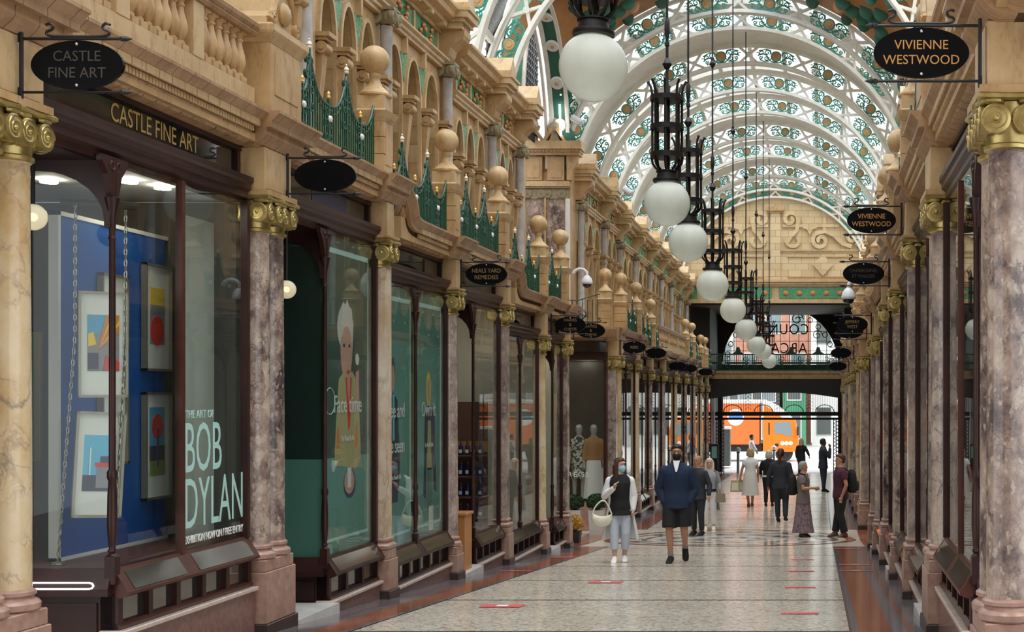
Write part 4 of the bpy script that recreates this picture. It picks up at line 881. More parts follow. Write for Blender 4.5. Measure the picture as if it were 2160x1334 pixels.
wall_frame(10.50,10.93,.20,1.06,'narrow framed print with a red circle on the blue panel',[('art_grey',rect(.24,.78,.25,.55)),('art_yellow',rect(.24,.78,.62,.78)),('art_grey',rect(.24,.78,.55,.62)),('art_red',[(.24+.27*(1+math.cos(a))*.9,.38+.14*math.sin(a)) for a in [k*PI/8 for k in range(16)]])])
wall_frame(10.50,10.93,-.83,.03,'narrow framed print of a bare tree on the blue panel',[('art_blue',rect(.22,.78,.5,.86)),('art_dark',rect(.22,.78,.36,.5)),('art_green',rect(.22,.78,.22,.36)),('art_red',[(.5+.2*math.cos(a),.68+.12*math.sin(a)) for a in [k*PI/6 for k in range(12)]]),('art_dark',rect(.48,.53,.3,.66))])
wall_frame(9.86,10.24,.36,.92,'small white sketch in the upper part of the blue panel',[('art_grey',rect(.4,.44,.25,.6))]); wall_frame(9.86,10.24,-.52,.04,'small white sketch in the lower part of the blue panel',[('art_grey',rect(.35,.6,.3,.5)),('art_grey',rect(.4,.42,.5,.75))])
def hung_picture(z0, yaw, label, art, dx=0, lean=0):
    t = thing('hanging_picture', label, 'picture', (-3.16+dx, 9.28, z0), yaw); H, L = .74, .31
    b = MB(); b.box(-L/2,L/2,-.02,.05,0,.018); b.box(-L/2,L/2,-.02,.05,H-.018,H); b.box(-L/2,-L/2+.018,-.02,.05,0,H); b.box(L/2-.018,L/2,-.02,.05,0,H); b.build('frame', 'frame_silver', t)
    MB().box(-L/2+.018,L/2-.018,0,.03,.018,H-.018).build('mount', 'paper_white', t)
    for i, (m, pts) in enumerate(art): flat(t, 'print', m, [((p-.5)*L, q*H) for p, q in pts], y=0, d=.002+.0015*i)
    t.rotation_euler.y = lean; return t
hung_picture(-.01,.62,'hanging framed print of orange and yellow rays over a street',[('art_grey',rect(.18,.82,.25,.78)),('art_blue',[(.18,.6),(.45,.6),(.55,.78),(.18,.78)]),('art_yellow',[(.2,.48),(.36,.5),(.3,.62),(.2,.6)]),('art_orange',[(.40,.45),(.55,.78),(.82,.78),(.82,.62)]),('art_yellow',[(.42,.46),(.66,.78),(.70,.78)]),('art_yellow',[(.42,.46),(.82,.73),(.82,.69)]),('art_red',[(.5,.26),(.82,.26),(.82,.34),(.55,.4)]),('art_dark',rect(.2,.4,.27,.42))])
hung_picture(-.85,.62,'hanging framed print of a diner under a blue sky',[('art_sky',rect(.18,.82,.25,.78)),('art_dark',rect(.18,.82,.25,.4)),('art_grey',rect(.45,.76,.28,.5)),('art_red',rect(.42,.8,.48,.52)),('art_dark',rect(.52,.72,.52,.58)),('paper_white',rect(.3,.33,.4,.66))],-.05,.05)
for (xa, xb), l in zip(((-3.30,-3.42),(-3.04,-3.13)), ('left chain holding the hanging gallery pictures','right chain holding the hanging gallery pictures')):
    t = thing('picture_chain', l, 'chain', (xb, 9.25 if xa > -3.2 else 9.12, -1.165)); n = 64; yy = .10 if xa > -3.2 else .06
    for i in range(n):
        z = 2.5*i/n; x = (xa-xb)*min(1, i/n*1.6); b = MB()
        if i == 0: src_l = [MB().tube([(.009*math.cos(a),0,.026*math.sin(a)) for a in [k*PI/4 for k in range(8)]], .0045, 5, True).build('chain_link', 'chain_steel', t, True)]; o = src_l[0]
        else: o = inst(src_l[0], t)
        o.location = (x, yy, .03+z); o.rotation_euler = (0,0,0 if i % 2 else PI/2)
    MB().lathe([(.05,0),(.05,.012),(.012,.02)], (0,yy,0), 10).build('floor_ring', 'chain_steel', t)
t = thing('picture_rail', 'dark iron bar from which the gallery pictures hang', 'bar', (-3.17,9.25,1.34)); MB().tube([(-.22,-.1,0),(.2,.12,0)], .03, 8).build('bar', 'iron_black', t, True); MB().tube([(0,0,0),(0,0,.24)], .03, 8).build('stalk', 'iron_black', t)
pst = thing('framed_poster', 'chartreuse poster deep inside the gallery', 'picture', (-4.72,10.85,-.53)); MB().box(-.2,.2,0,.03,0,1.05).build('frame', 'gold_paint', pst); MB().box(-.185,.185,-.004,0,.012,1.035).build('print', 'art_green', pst)
for pts in (rect(.02,.06,.3,.8), rect(-.02,.12,.25,.32)): flat(pst, 'print', 'art_dark', pts, y=-.005)
letter('BOB', .54, 'vinyl_teal', w1, (-2.893,9.90,-.41), WALL, ext=.0005, align='LEFT', squeeze=.60, name='window_lettering'); letter('DYLAN', .54, 'vinyl_teal', w1, (-2.893,9.90,-.83), WALL, ext=.0005, align='LEFT', squeeze=.58, name='window_lettering'); letter('THE ART OF', .085, 'vinyl_teal', w1, (-2.893,9.92,-.14), WALL, align='LEFT', name='window_lettering')
letter('EXHIBITION NOW ON / FREE ENTRY', .085, 'vinyl_white', w1, (-2.893,9.90,-1.085), WALL, align='LEFT', squeeze=.72, name='window_lettering')
ds_ = thing('reflection_backing', 'pale grey backing added behind the lettered gallery pane for its milky reflection', 'screen', (-3.16,10.45,-1.17)); MB().box(-.02,0,0,.53,0,2.6).build('backing_face', 'reflection_grey', ds_); MB().box(-.12,.04,.2,.35,0,.02).build('backing_foot', 'reflection_grey', ds_)  # added panel, its grey stands for pale backing and reflections in the pane
def lobby_lamp(x, y, z, l):
    t = thing('globe_light', l, 'lamp', (x,y,z)); MB().ball((0,0,0), .085, 20, 12).build('globe', 'globe_glass', t, True); MB().ball((0,0,.0), .028, 10, 6).build('bulb', 'lamp_warm', t, True); MB().tube([(0,0,.08),(0,0,1.58-z)], .012, 6).build('stem', 'iron_black', t)
lobby_lamp(-3.16,8.45,1.14,'glowing amber glass globe light in the gallery doorway'); lobby_lamp(-3.05,12.2,.98,'pale glass globe light in the doorway of the teal shop')
# lit strip inset in the gallery stall riser
b = MB(); b.tube([(-3.62,8.845,-1.245),(-3.02,8.845,-1.245),(-2.998,8.844,-1.252),(-2.99,8.843,-1.266),(-2.998,8.841,-1.28),(-3.02,8.84,-1.287),(-3.62,8.84,-1.287),(-3.65,8.843,-1.265)], .006, 6, True); b.build('light_outline', 'strip_white', w1)
# ================================================================ TEAL OPTICIAN WINDOWS
t = thing('window_panel', 'dark green and teal panel filling the doorway side window of the teal shop', 'panel', (-3.42,12.78,-1.55)); MB().box(-.5,.5,0,.02,0,.94).build('lower_panel', 'panel_teal', t); MB().box(-.5,.5,0,.02,.94,3.1).build('upper_panel', 'panel_green_dark', t)
def poster(y0, y1, z0, z1, label, split):
    t = thing('window_poster', label, 'poster', (-2.935, y0, z0)); L, H = y1-y0, z1-z0
    MB().box(-.012,-.004,0,L,0,split).build('lower_panel', 'panel_teal_light', t); MB().box(-.012,-.004,0,L,split,H).build('upper_panel', 'panel_green_mid' if split < H*.6 else 'panel_teal', t)
    b = MB(); e = .02
    for a, c, p, q in ((.05,.05+e*.6,.12,H-.16),(L-.05-e*.6,L-.05,.12,H-.16),(.05,L-.05,H-.17,H-.17+.05),(.05,L-.05,.12,.15)): b.box(-.004,.0,a,c,p,q)
    b.build('border', 'vinyl_line', t); return t
mat('skin_print', (.55,.33,.25), .6); mat('jacket_print', (.45,.40,.20), .6); mat('hair_grey', (.55,.55,.52), .7)
def ell(cy, cz, ry, rz, n=18): return [(cy+ry*math.cos(2*PI*k/n), cz+rz*math.sin(2*PI*k/n)) for k in range(n)]
p = poster(12.80,14.12,-1.55,1.58,'tall teal poster of a grey haired woman in a khaki jacket',.94)
for m, pts, d in (('hair_grey',ell(.60,2.24,.225,.24),.001),('hair_grey',[(.44,2.36),(.50,2.46),(.55,2.50),(.60,2.47),(.65,2.53),(.71,2.46),(.78,2.44),(.81,2.3),(.44,2.25)],.0015),('skin_print',ell(.63,2.0,.165,.29),.002),('hair_grey',[(.44,2.30),(.48,2.12),(.56,2.24),(.66,2.26),(.76,2.18),(.80,2.0),(.83,2.3),(.7,2.42),(.52,2.42)],.0022),('jacket_print',[(.30,.86),(.34,1.30),(.42,1.72),(.56,1.80),(.80,1.80),(.98,1.66),(1.02,1.2),(1.05,.9),(.9,.8),(.6,.84)],.0025),('art_red',[(.60,1.74),(.78,1.74),(.73,1.25),(.68,1.2)],.003),('skin_print',[(.62,1.8),(.74,1.8),(.72,1.55),(.68,1.5)],.0035),('skin_print',[(.90,1.80),(.99,1.82),(1.0,1.45),(.90,1.45)],.0035),('art_orange',[(.34,1.0),(.44,1.04),(.42,1.25),(.36,1.2)],.0032),('art_orange',[(.84,1.0),(.96,1.05),(.92,1.3)],.0032),('art_dark',ell(.72,.66,.17,.15),.003),('skin_print',ell(.71,.68,.145,.125),.0035),('paper_white',rect(.66,.76,.62,.82),.004),('art_dark',ell(.56,2.06,.028,.018),.0042),('art_dark',ell(.71,2.06,.028,.018),.0042),('art_red',[(.62,1.79),(.68,1.77),(.73,1.80),(.68,1.82)],.0044),('paper_white',ell(.94,1.93,.05,.06),.0045)):
    MB().prism([(-.004,a,c) for a, c in pts], (d,0,0)).build('print', m, p)
letter('Face time', .25, 'vinyl_white', p, (.003,.66,1.46), WALL, squeeze=.82); letter('In Real Life', .08, 'vinyl_white', p, (.003,.66,1.12), WALL)
MB().tube([(.0,.17+.13*math.cos(a),1.5+.13*math.sin(a)) for a in [k*PI/12 for k in range(24)]], .006, 4, True).build('round_mark', 'vinyl_line', p)
p = poster(14.50,15.57,-1.70,1.24,'teal poster of a man in a suit with two lines of white words',2.3)
for m, pts, d in (('art_dark',ell(.40,1.98,.07,.16),.001),('skin_print',ell(.40,1.90,.055,.15),.002),('panel_green_dark',[(.26,.95),(.32,1.66),(.40,1.74),(.55,1.66),(.64,1.0),(.60,.6),(.32,.6)],.0025),('art_sky',[(.38,1.72),(.44,1.72),(.45,1.2),(.38,1.2)],.003),('art_dark',rect(.34,.56,.5,1.0),.0032),('panel_teal_light',ell(.75,1.62,.2,.3),.001)): MB().prism([(-.004,a,c) for a, c in pts], (d,0,0)).build('print', m, p)
letter('See and', .24, 'vinyl_white', p, (.003,.50,1.53), WALL, squeeze=.8); letter('be seen', .24, 'vinyl_white', p, (.003,.50,1.13), WALL, squeeze=.8); letter('In Real Life', .075, 'vinyl_white', p, (.003,.50,.78), WALL)
p = poster(15.64,16.82,-1.70,1.24,'teal poster of a standing woman in dark clothes with two white words',2.3)
for m, pts, d in (('art_yellow',ell(.62,1.78,.10,.22),.001),('skin_print',ell(.62,1.76,.06,.16),.002),('art_dark',[(.40,.5),(.46,1.45),(.58,1.58),(.68,1.58),(.86,1.45),(.95,.5),(.82,.55),(.78,1.0),(.52,1.0),(.50,.45)],.0025),('jacket_print',[(.54,.8),(.58,1.4),(.70,1.4),(.74,.8)],.003),('panel_teal',rect(.55,.75,.3,.82),.003),('paper_white',rect(.62,.80,.05,.35),.0034)): MB().prism([(-.004,a,c) for a, c in pts], (d,0,0)).build('print', m, p)
letter('Own it', .25, 'vinyl_white', p, (.003,.60,1.53), WALL, squeeze=.82); letter('In Real Life', .075, 'vinyl_white', p, (.003,.62,1.10), WALL)
# ================================================================ REMEDIES SHOP
t = thing('wooden_counter', 'honey coloured wooden counter just inside the remedies shop doorway', 'counter', (-2.94,17.72,zf(17.3)+.036)); MB().bev(-.22,.10,-.18,.18,0,.74,.006).build('counter_body', 'wood_counter', t); MB().bev(-.24,.12,-.2,.2,.74,.78,.006).build('counter_top', 'wood_counter', t)
b = MB().lathe([(.05,0),(.05,.20),(.045,.21)], (-3.0,17.66,zf(17.3)+.816), 12).build('wooden_tub', 'wood_counter'); tag(b, 'small round wooden tub standing on the honey coloured counter', 'tub')
sh = thing('bottle_shelf', 'dark shelving with rows of bottles inside the remedies shop', 'shelf', (-3.35,19.35,zf(18.5))); MB().box(-.42,.36,.0,.03,0,2.35).build('back_board', 'shelf_wood', sh); MB().box(-.42,.36,-.01,.0,1.62,1.78).build('label_board', 'wood_counter', sh)
bo = None
for r in range(5):
    z = .38+r*.30; MB().box(-.42,.36,-.20,0,z-.02,z).build('shelf_board', 'shelf_wood', sh)
    for k in range(8):
        x = -3.73+k*.095
        if bo is None: bo = thing('blue_bottle', 'small dark blue bottle with white label on the remedies shelves', 'bottle', (0,0,0), 0, 'bottles on the remedies shelves'); MB().lathe([(.03,0),(.034,.01),(.034,.12),(.014,.15),(.014,.17)], (0,0,0), 10).build('glass_body', 'bottle_blue', bo, True); MB().lathe([(.017,.17),(.017,.20),(.0,.20)], (0,0,0), 8).build('cap', 'cam_black', bo); MB().box(-.022,.022,-.036,-.03,.03,.08).build('label', 'label_white', bo); o = bo
        else: o = copy_tree(bo)
        o.location = (x, 19.25, zf(18.5)+z)
MB().lathe([(.06,0),(.06,-.02),(0,-.02)], (-3.2,10.2,1.61), 10).build('ceiling_spot', 'spot_warm', w1)  # extra spot, added only to brighten the framed prints
for w, y in ((w4,18.6),(w5,21.2),(w6,24.0),(w1,9.9)):
    for k in range(2): MB().lathe([(.06,0),(.06,-.02),(0,-.02)], (-3.3-k*.6,y,1.61+T(y)), 10).build('ceiling_spot', 'spot_warm', w)
# ================================================================ PLANTERS AND FLOOR STICKERS
mottled('hedge_green', (.006,.028,.008), (.025,.075,.022), 60, .8, b_st=1); mottled('yellow_leaf', (.35,.17,.02), (.60,.34,.05), 50, .7, b_st=.6); mat('pot_dark', (.03,.025,.025), .5); mat('pot_white', (.6,.6,.58), .5)
def bush(name, label, x, y, r, leaf, potm, pz, ph, n, group=None):
    t = thing(name, label, 'plant', (x,y,zf(y)), 0, group); MB().square([(r*.62,0),(r*.75,ph)]).build('pot', potm, t); rnd = random.Random(int(x*100)); b = MB()
    b.ball((0,0,ph+r*.75), (r*.85,r*.85,r*.75), 12, 8)
    for i in range(n):
        u, v = rnd.uniform(-.5,1), rnd.uniform(0,2*PI); s = math.sqrt(1-u*u); d = Vector((s*math.cos(v), s*math.sin(v), u)); c = Vector((0,0,ph+r*.75))+Vector((d.x*r,d.y*r,d.z*r*.9)); e = d.orthogonal().normalized(); e.rotate(Matrix.Rotation(rnd.uniform(0,6.28),3,d)); k = r*.16
        b.add([c-e*k, c+d*k*.6+e.cross(d)*k*.5, c+e*k, c-d*k*.3-e.cross(d)*k*.5], [(0,1,2,3)])
    b.build('foliage', leaf, t, stuff=True)
bush('box_topiary','clipped dark green box ball in a planter beside the yellow shrub',-3.50,29.0,.20,'hedge_green','pot_white',0,.55,420); bush('box_topiary','clipped dark green box ball next to the woman with the cream handbag',-3.02,29.0,.21,'hedge_green','pot_white',0,.55,420)
bush('yellow_shrub','golden leaved shrub in a dark square pot at the crossing corner',-3.02,26.3,.19,'yellow_leaf','pot_dark',0,.24,300)
def sticker(x, y, w, label, grp=None, dep=.30):
    b = MB(); V = [(x+p*w/2, y+q, zf(y+q)+.006) for p, q in ((-1,0),(1,0),(1,dep),(-1,dep))]; b.add(V, [(0,1,2,3)]); t = tag(b.build('floor_sticker', 'sticker_red'), label, 'sticker', grp)
    b = MB(); V = [(x+p*w/2*.55, y+q, zf(y+q)+.008) for p, q in ((-.5,.08),(.5,.08),(.5,dep-.08),(-.5,dep-.08))]; b.add(V, [(0,1,2,3)]); b.build('white_arrow', 'sticker_white', t)
for x, y, w in ((-1.35,13.25,.42),(-.8,16.3,.42)): sticker(x, y, w, 'red and white distancing sticker on the pale floor by the teal shop', 'floor stickers by the teal shop')
for x, y, w in ((-2.35,18.3,.45),(-2.3,21.5,.45)): sticker(x, y, w, 'red distancing sticker on the dark floor border along the shopfronts', 'floor stickers on the left border', .14)
for x, y, w in ((1.66,12.6,.36),(1.62,15.6,.36),(1.6,18.3,.36),(1.58,20.9,.36)): sticker(x, y, w, 'red outlined distancing sticker on the pale floor across from the teal shop', 'floor stickers on the pale right side', .16)
for x, y, w in ((2.38,19.7,.48),(2.36,18.4,.48),(2.36,24.0,.5)): sticker(x, y, w, 'red distancing sticker on the floor border near the man in purple', 'floor stickers on the right border', .10)
# ================================================================ END WALL, GATE, STREET
we = struct('wall_end'); YE = 56.0; zE = zc(YE)
nt, b_ = mottled('block_stone', (.58,.41,.21), (.72,.55,.33), 1.5, .5, b_st=.03)
br = node(nt, 'ShaderNodeTexBrick', Scale=1.0); br.inputs['Color1'].default_value = (.70,.53,.31,1); br.inputs['Color2'].default_value = (.60,.43,.23,1); br.inputs['Mortar'].default_value = (.34,.23,.12,1); br.inputs['Mortar Size'].default_value = .008; br.inputs['Brick Width'].default_value = .55; br.inputs['Row Height'].default_value = .28
mp_ = nt.nodes.new('ShaderNodeMapping'); g_ = nt.nodes.new('ShaderNodeNewGeometry'); mp_.inputs['Rotation'].default_value = (PI/2,0,0); nt.links.new(g_.outputs['Position'], mp_.inputs[0]); nt.links.new(mp_.outputs[0], br.inputs['Vector']); nt.links.new(br.outputs[0], b_.inputs['Base Color'])
P = [(4.55*math.sin(a), zE+4.55*math.cos(a)) for a in [math.radians(-84+168*i/40) for i in range(41)]]
MB().prism([(p, YE, q) for p, q in [(-4.6,4.9)]+P+[(4.6,4.9)]], (0,.3,0)).build('tympanum', 'block_stone', we)
MB().box(-4.6,4.6,YE-.02,YE+.3,3.92,4.92).build('frieze_wall', 'buff_pale', we)
for z0, z1, d in ((4.62,4.70,.10),(4.70,4.80,.16),(4.80,4.90,.22),(3.92,4.08,.06),(6.05,6.12,.05),(6.12,6.19,.09)): MB().box(-4.5,4.5,YE-d,YE,z0,z1).build('string_course', 'buff_pale', we)
for x0, x1 in ((-4.4,-3.3),(-3.0,-.16),(.16,3.0),(3.3,4.4)):
    MB().box(x0,x1,YE-.05,YE-.01,4.12,4.58).build('frieze_tile', 'tile_green', we); n = 5 if x1-x0 > 2 else 2
    for k in range(n): MB().ball((x0+(k+.5)*(x1-x0)/n, YE-.06, 4.34), (.12,.04,.11), 8, 6).build('tile_fruit', 'fruit_orange', we, True)
MB().box(-.2,.2,YE-.10,YE,4.9,7.95).build('centre_pilaster', 'block_stone', we); b = MB(); b.box(-.30,.30,YE-.14,YE,7.72,7.80); b.box(-.36,.36,YE-.2,YE,7.80,7.98); b.build('pilaster_cap', 'buff', we)
mp = lambda p, q, d: (p, YE-.10+d, q)
ri = 0
for sg in (-1,1):
    for pts, w in ((spiral(.62,7.45,.34,1.25,-.3,1,20),.16),([(.96,7.42),(.9,7.0),(.66,6.75),(.5,6.5)],.17),(spiral(.78,6.58,.34,1.0,PI,1,18)[:12],.15),(spiral(1.9,6.55,.36,1.3,2.0,1,20),.16),([(1.7,6.85),(2.1,6.95),(2.5,6.75),(2.8,6.45),(3.2,6.3)],.17),(spiral(3.25,6.68,.34,1.3,-1.2,1,20),.15),(spiral(3.85,6.42,.18,1.1,PI,-1,14),.12)):
        ri += 1; MB().ribbon([(sg*p, q) for p, q in pts], w, lambda p, q, d: (p, YE-.10-.006*(ri % 7)+d, q), .10).build('relief_scroll', 'block_stone', we)
    b = MB(); b.box(*sorted((sg*.3,sg*2.7)),YE-.07,YE,7.12,7.24); b.build('relief_bar', 'block_stone', we)
    b = MB(); b.prism([(sg*1.45+p,YE-.08,7.18+q) for p, q in ((0,.4),(.14,.22),(.3,.16),(.3,-.1),(.12,-.16),(0,-.4),(-.12,-.16),(-.3,-.1),(-.3,.16),(-.14,.22))], (0,.08,0)); b.build('relief_cross', 'block_stone', we)
    MB().box(*sorted((sg*2.0,sg*2.12)),YE-.055,YE,6.95,7.6).build('relief_bar', 'block_stone', we)
    MB().prism([(sg*2.0+p,YE-.09,5.48+q) for p, q in ((0,.5),(.42,.05),(0,-.42),(-.42,.05))], (0,.09,0)).build('relief_diamond', 'block_stone', we)
    for z in (5.85,5.0): MB().box(*sorted((sg*.5,sg*3.5)),YE-.05,YE,z,z+.05).build('relief_bar', 'buff', we)
# dark porch between the end wall and the street
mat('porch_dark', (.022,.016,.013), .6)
wb = struct('wall_porch'); YB = 63.0; zg = -3.6
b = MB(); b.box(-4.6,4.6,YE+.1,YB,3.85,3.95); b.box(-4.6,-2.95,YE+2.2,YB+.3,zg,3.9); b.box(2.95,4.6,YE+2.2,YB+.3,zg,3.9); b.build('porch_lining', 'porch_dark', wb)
b = MB(); n = 28; r = 2.74; zl = 1.49; A = [(-r*math.cos(PI*i/n), zl+r*math.sin(PI*i/n)) for i in range(n+1)]
for (a, p), (c, q) in zip(A, A[1:]): b.hexa([(a,YB,p),(c,YB,q),(c,YB+.3,q),(a,YB+.3,p),(a,YB,4.3),(c,YB,4.3),(c,YB+.3,4.3),(a,YB+.3,4.3)])
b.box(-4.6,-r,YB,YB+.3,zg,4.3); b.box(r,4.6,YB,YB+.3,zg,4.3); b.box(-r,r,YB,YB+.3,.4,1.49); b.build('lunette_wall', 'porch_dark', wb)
wn[0] += 1; lu = struct('window_%d' % wn[0])
MB().prism([(p,YB+.12,q) for p, q in A], (0,.01,0)).build('pane', 'glass_shop', lu)
b = MB()
for k in range(-6,7): x = k*.44; h = math.sqrt(max(r*r-x*x,0)); b.box(x-.014,x+.014,YB+.04,YB+.07,zl,zl+h)
for k in range(6): z = .2+k*.46; h = math.sqrt(max(r*r-z*z,0)); b.box(-h,h,YB+.04,YB+.07,zl+z-.012,zl+z+.012)
b.build('leading', 'iron_black', lu); b = MB()
for i in range(17):
    a = PI*i/16; b.tube([(r*.93*math.cos(a)+.12*math.cos(t), YB+.03, zl+r*.93*math.sin(a)+.12*math.sin(t)) for t in [j*PI/4 for j in range(9)]], .02, 4)
for sg in (-1,1): b.tube([(sg*p,YB+.03,q) for p, q in spiral(.8,3.65,.3,1.5,0,1,18)], .025, 4); b.tube([(sg*p,YB+.03,q) for p, q in spiral(1.75,2.9,.25,1.5,0,1,18)], .02, 4)
b.build('iron_scroll', 'iron_black', lu)
for tx, z in (('COUNTY',3.15),('ARCADE',2.25)): letter(tx, .72, 'iron_black', lu, (0,YB+.02,z), (PI/2,0,PI), ext=.02, sp=1.1, squeeze=.85)
# bridge balcony
bz = thing('bridge_balcony', 'tan stone bridge with green iron railing crossing the arcade before the lunette', 'bridge', (0,59.0,.3))
b = MB(); b.box(-2.95,2.95,-.25,.4,.46,.82); b.box(-2.95,2.95,-.32,.4,.70,.82); b.build('bridge_beam', 'buff', bz)
b = MB(); n = 20
for i in range(n): x0, x1 = -2.95+5.9*i/n, -2.95+5.9*(i+1)/n; h = lambda x: -.42+.30*math.cos(x/2.95*PI/2); b.hexa([(x0,-.2,h(x0)),(x1,-.2,h(x1)),(x1,.3,h(x1)),(x0,.3,h(x0)),(x0,-.2,.46),(x1,-.2,.46),(x1,.3,.46),(x0,.3,.46)])
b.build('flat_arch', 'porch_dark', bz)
b = MB()
for i in range(60): x = -2.9+5.8*i/59; b.box(x-.012,x+.012,-.2,-.17,.82,1.55)
b.build('railing_bars', 'iron_green', bz, stuff=True); b = MB(); b.box(-2.95,2.95,-.22,-.16,1.52,1.58); b.box(-2.95,2.95,-.22,-.16,1.12,1.22); b.box(-2.95,2.95,-.22,-.16,.82,.88); b.build('railing_rail', 'iron_green', bz)
mp = lambda p, q, d: (p, -.24+d, q)
for x in (-2.4,-1.2,0,1.2,2.4):
    b = MB()
    for sg in (-1,1): b.ribbon([(x+sg*p, q) for p, q in spiral(.2,1.36,.14,1.3,PI,1,14)], .03, mp, .04); b.ribbon([(x+sg*p, q) for p, q in spiral(.2,1.0,.12,1.3,PI,-1,14)], .03, mp, .04)
    b.build('railing_scroll', 'iron_green', bz); MB().lathe([(0,0),(.075,0),(.06,-.03),(.03,-.045),(0,-.045)], (x,-.23,1.17), 12, 'y').build('rosette', 'white_glaze', bz)
for x in (-1.75,0.6,1.8):
    b = MB(); b.prism([(x+p,-.2,1.55+q) for p, q in ((-.3,0),(.3,0),(.12,.12),(.06,.32),(-.06,.32),(-.12,.12))], (0,.03,0)); b.build('crest', 'iron_green', bz)
# gate
ga = thing('iron_gate', 'black wrought iron gate screen standing open at the street end', 'gate', (0,60.5,zf(60.5)))
g0 = zf(60.5); b = MB()
for i in range(74): x = -2.85+5.7*i/73; b.box(x-.008,x+.008,-.01,.01,-.75-g0,.32-g0)
b.build('overthrow_bars', 'iron_black', ga, stuff=True); b = MB()
for z0, z1 in ((-.90,-.72),(-1.08,-.98),(.15,.2)): b.box(-2.9,2.9,-.04,.04,z0-g0,z1-g0)
b.build('overthrow_rail', 'iron_black', ga); b = MB()
for x in (-2.1,-.7,.7,2.1): b.tube([(x+.42*math.cos(a),0,-.72-g0+.32*math.sin(a)) for a in [k*PI/10 for k in range(11)]], .02, 5)
for x in (-1.4,0,1.4):
    for k in range(5):
        for sg in (-1,1): b.tube([(x,0,-.5+k*.16-g0),(x+sg*.16,0,-.62+k*.16-g0)], .009, 4)
b.build('overthrow_scroll', 'iron_black', ga)
for sx in (-1,1):
    b = MB(); x0, x1 = sx*2.85, sx*2.5
    for x in (x0, (x0*.66+x1*.34), (x0*.34+x1*.66), x1): b.box(x-.02,x+.02,-.02,.02,0,-1.0-g0)
    for k in range(14): z = .1+k*.17; b.tube([(x0,0,z),(x1,0,z+.17)], .012, 4); b.tube([(x1,0,z),(x0,0,z+.17)], .012, 4)
    b.build('gate_leaf', 'iron_black', ga)
bd = thing('info_board', 'dark notice stand with teal screen beside the gate', 'stand', (-2.62,56.5,zf(56.5))); MB().box(-.16,.16,-.05,.05,0,1.45).build('stand_body', 'iron_black', bd); MB().box(-.11,.11,-.055,-.05,.85,1.35).build('screen', 'panel_teal_light', bd)
# street
mottled('pavement', (.46,.45,.43), (.58,.57,.55), .8, .6, b_st=0); mottled('brick_pink', (.50,.20,.14), (.62,.30,.22), 2, .7, b_st=0); mat('facade_white', (.80,.80,.78), .6); mat('facade_grey', (.38,.40,.41), .5); mat('facade_dark', (.09,.10,.10), .4); mat('facade_green', (.05,.22,.12), .6); mat('window_sky', (.22,.27,.29), .1, 0, .6)
st = struct('floor_street', None, MB().box(-45,45,61,140,-4.2,-3.62).build('floor_street', 'pavement'))
def building(label, x0, x1, y, z1, wall, wm, cols, rows, g0=-3.62, wins=True, depth=6):
    t = thing('building', label, 'building', (0,y,g0)); MB().box(x0,x1,0,depth,0,z1-g0).build('facade', wall, t); W = (x1-x0)/cols; H = (z1-g0)/rows
    MB().box(x0-.1,x1+.1,-.2,.0,z1-g0-.35,z1-g0).build('parapet', wall, t)
    for i in range(cols):
        for j in range(rows):
            xa, za = x0+i*W+W*.22, j*H+H*.25; f = MB(); f.box(xa-.06,xa+W*.56+.06,-.05,.0,za-.08,za+H*.58+.06); f = f.build('window_frame', 'facade_white' if wall != 'facade_white' else 'facade_grey', t); MB().box(xa,xa+W*.56,-.07,-.04,za,za+H*.58).build('pane', wm, f)
    return t
building('pink brick building across the street behind the lunette lettering',-4.4,1.2,100,15,'brick_pink','window_sky',3,5)
building('pale stone building across the street left of the brick one',-12,-4.5,101,17,'facade_white','window_sky',4,5); building('white modern building across the street beyond the orange lorry',1.3,6.6,97,13,'facade_white','facade_dark',3,5); building('grey glass fronted shop across the street at the right of the gate',6.7,16,93,10,'facade_grey','facade_dark',5,4)
building('dark shopfront across the street behind the lorry roof',-9,-.9,93,1.6,'facade_dark','window_sky',5,2); building('narrow green shopfront across the street above the lorry cab',-.7,.9,92.5,1.8,'facade_green','facade_dark',1,2)
# lorry
mat('lorry_orange', (.80,.20,.02), .35); mat('lorry_red', (.78,.16,.035), .4); mat('lorry_white', (.85,.83,.78), .4); mat('rubber', (.015,.015,.016), .7); mat('logo_blue', (.06,.22,.60), .5)
lo = thing('delivery_lorry', 'orange delivery lorry with white roof stripe parked across the end of the arcade', 'lorry', (0,73.0,-3.62))
MB().bev(-8.2,-1.45,0,2.4,.95,3.22,.05).build('cargo_box', 'lorry_red', lo); MB().bev(-8.2,-1.4,-.03,2.43,3.2,3.42,.04).build('roof_stripe', 'lorry_white', lo)
MB().prism([(p,.08,q) for p, q in ((-1.25,.55),(.62,.55),(.70,.9),(.68,1.5),(.50,2.32),(.30,2.42),(-1.25,2.42))], (0,2.25,0)).build('cab', 'lorry_orange', lo); MB().prism([(p,.15,q) for p, q in ((-1.3,2.42),(.30,2.42),(.1,2.62),(-.5,3.1),(-1.2,3.42),(-1.3,3.42))], (0,2.1,0)).build('wind_deflector', 'lorry_white', lo)
MB().prism([(p,.12,q) for p, q in ((-1.2,2.42),(-.2,2.42),(-.8,2.9),(-1.2,3.15))], (0,-.01,0)).build('deflector_side', 'lorry_orange', lo)
dr = MB().prism([(p,.08,q) for p, q in ((-.72,.75),(.42,.75),(.46,1.4),(.36,2.28),(-.72,2.28))], (0,-.02,0)).build('door', 'lorry_orange', lo); MB().prism([(p,.06,q) for p, q in ((-.62,1.55),(-.2,1.55),(0,1.44),(.36,1.44),(.26,2.18),(-.62,2.18))], (0,-.012,0)).build('door_glass', 'window_sky', dr)
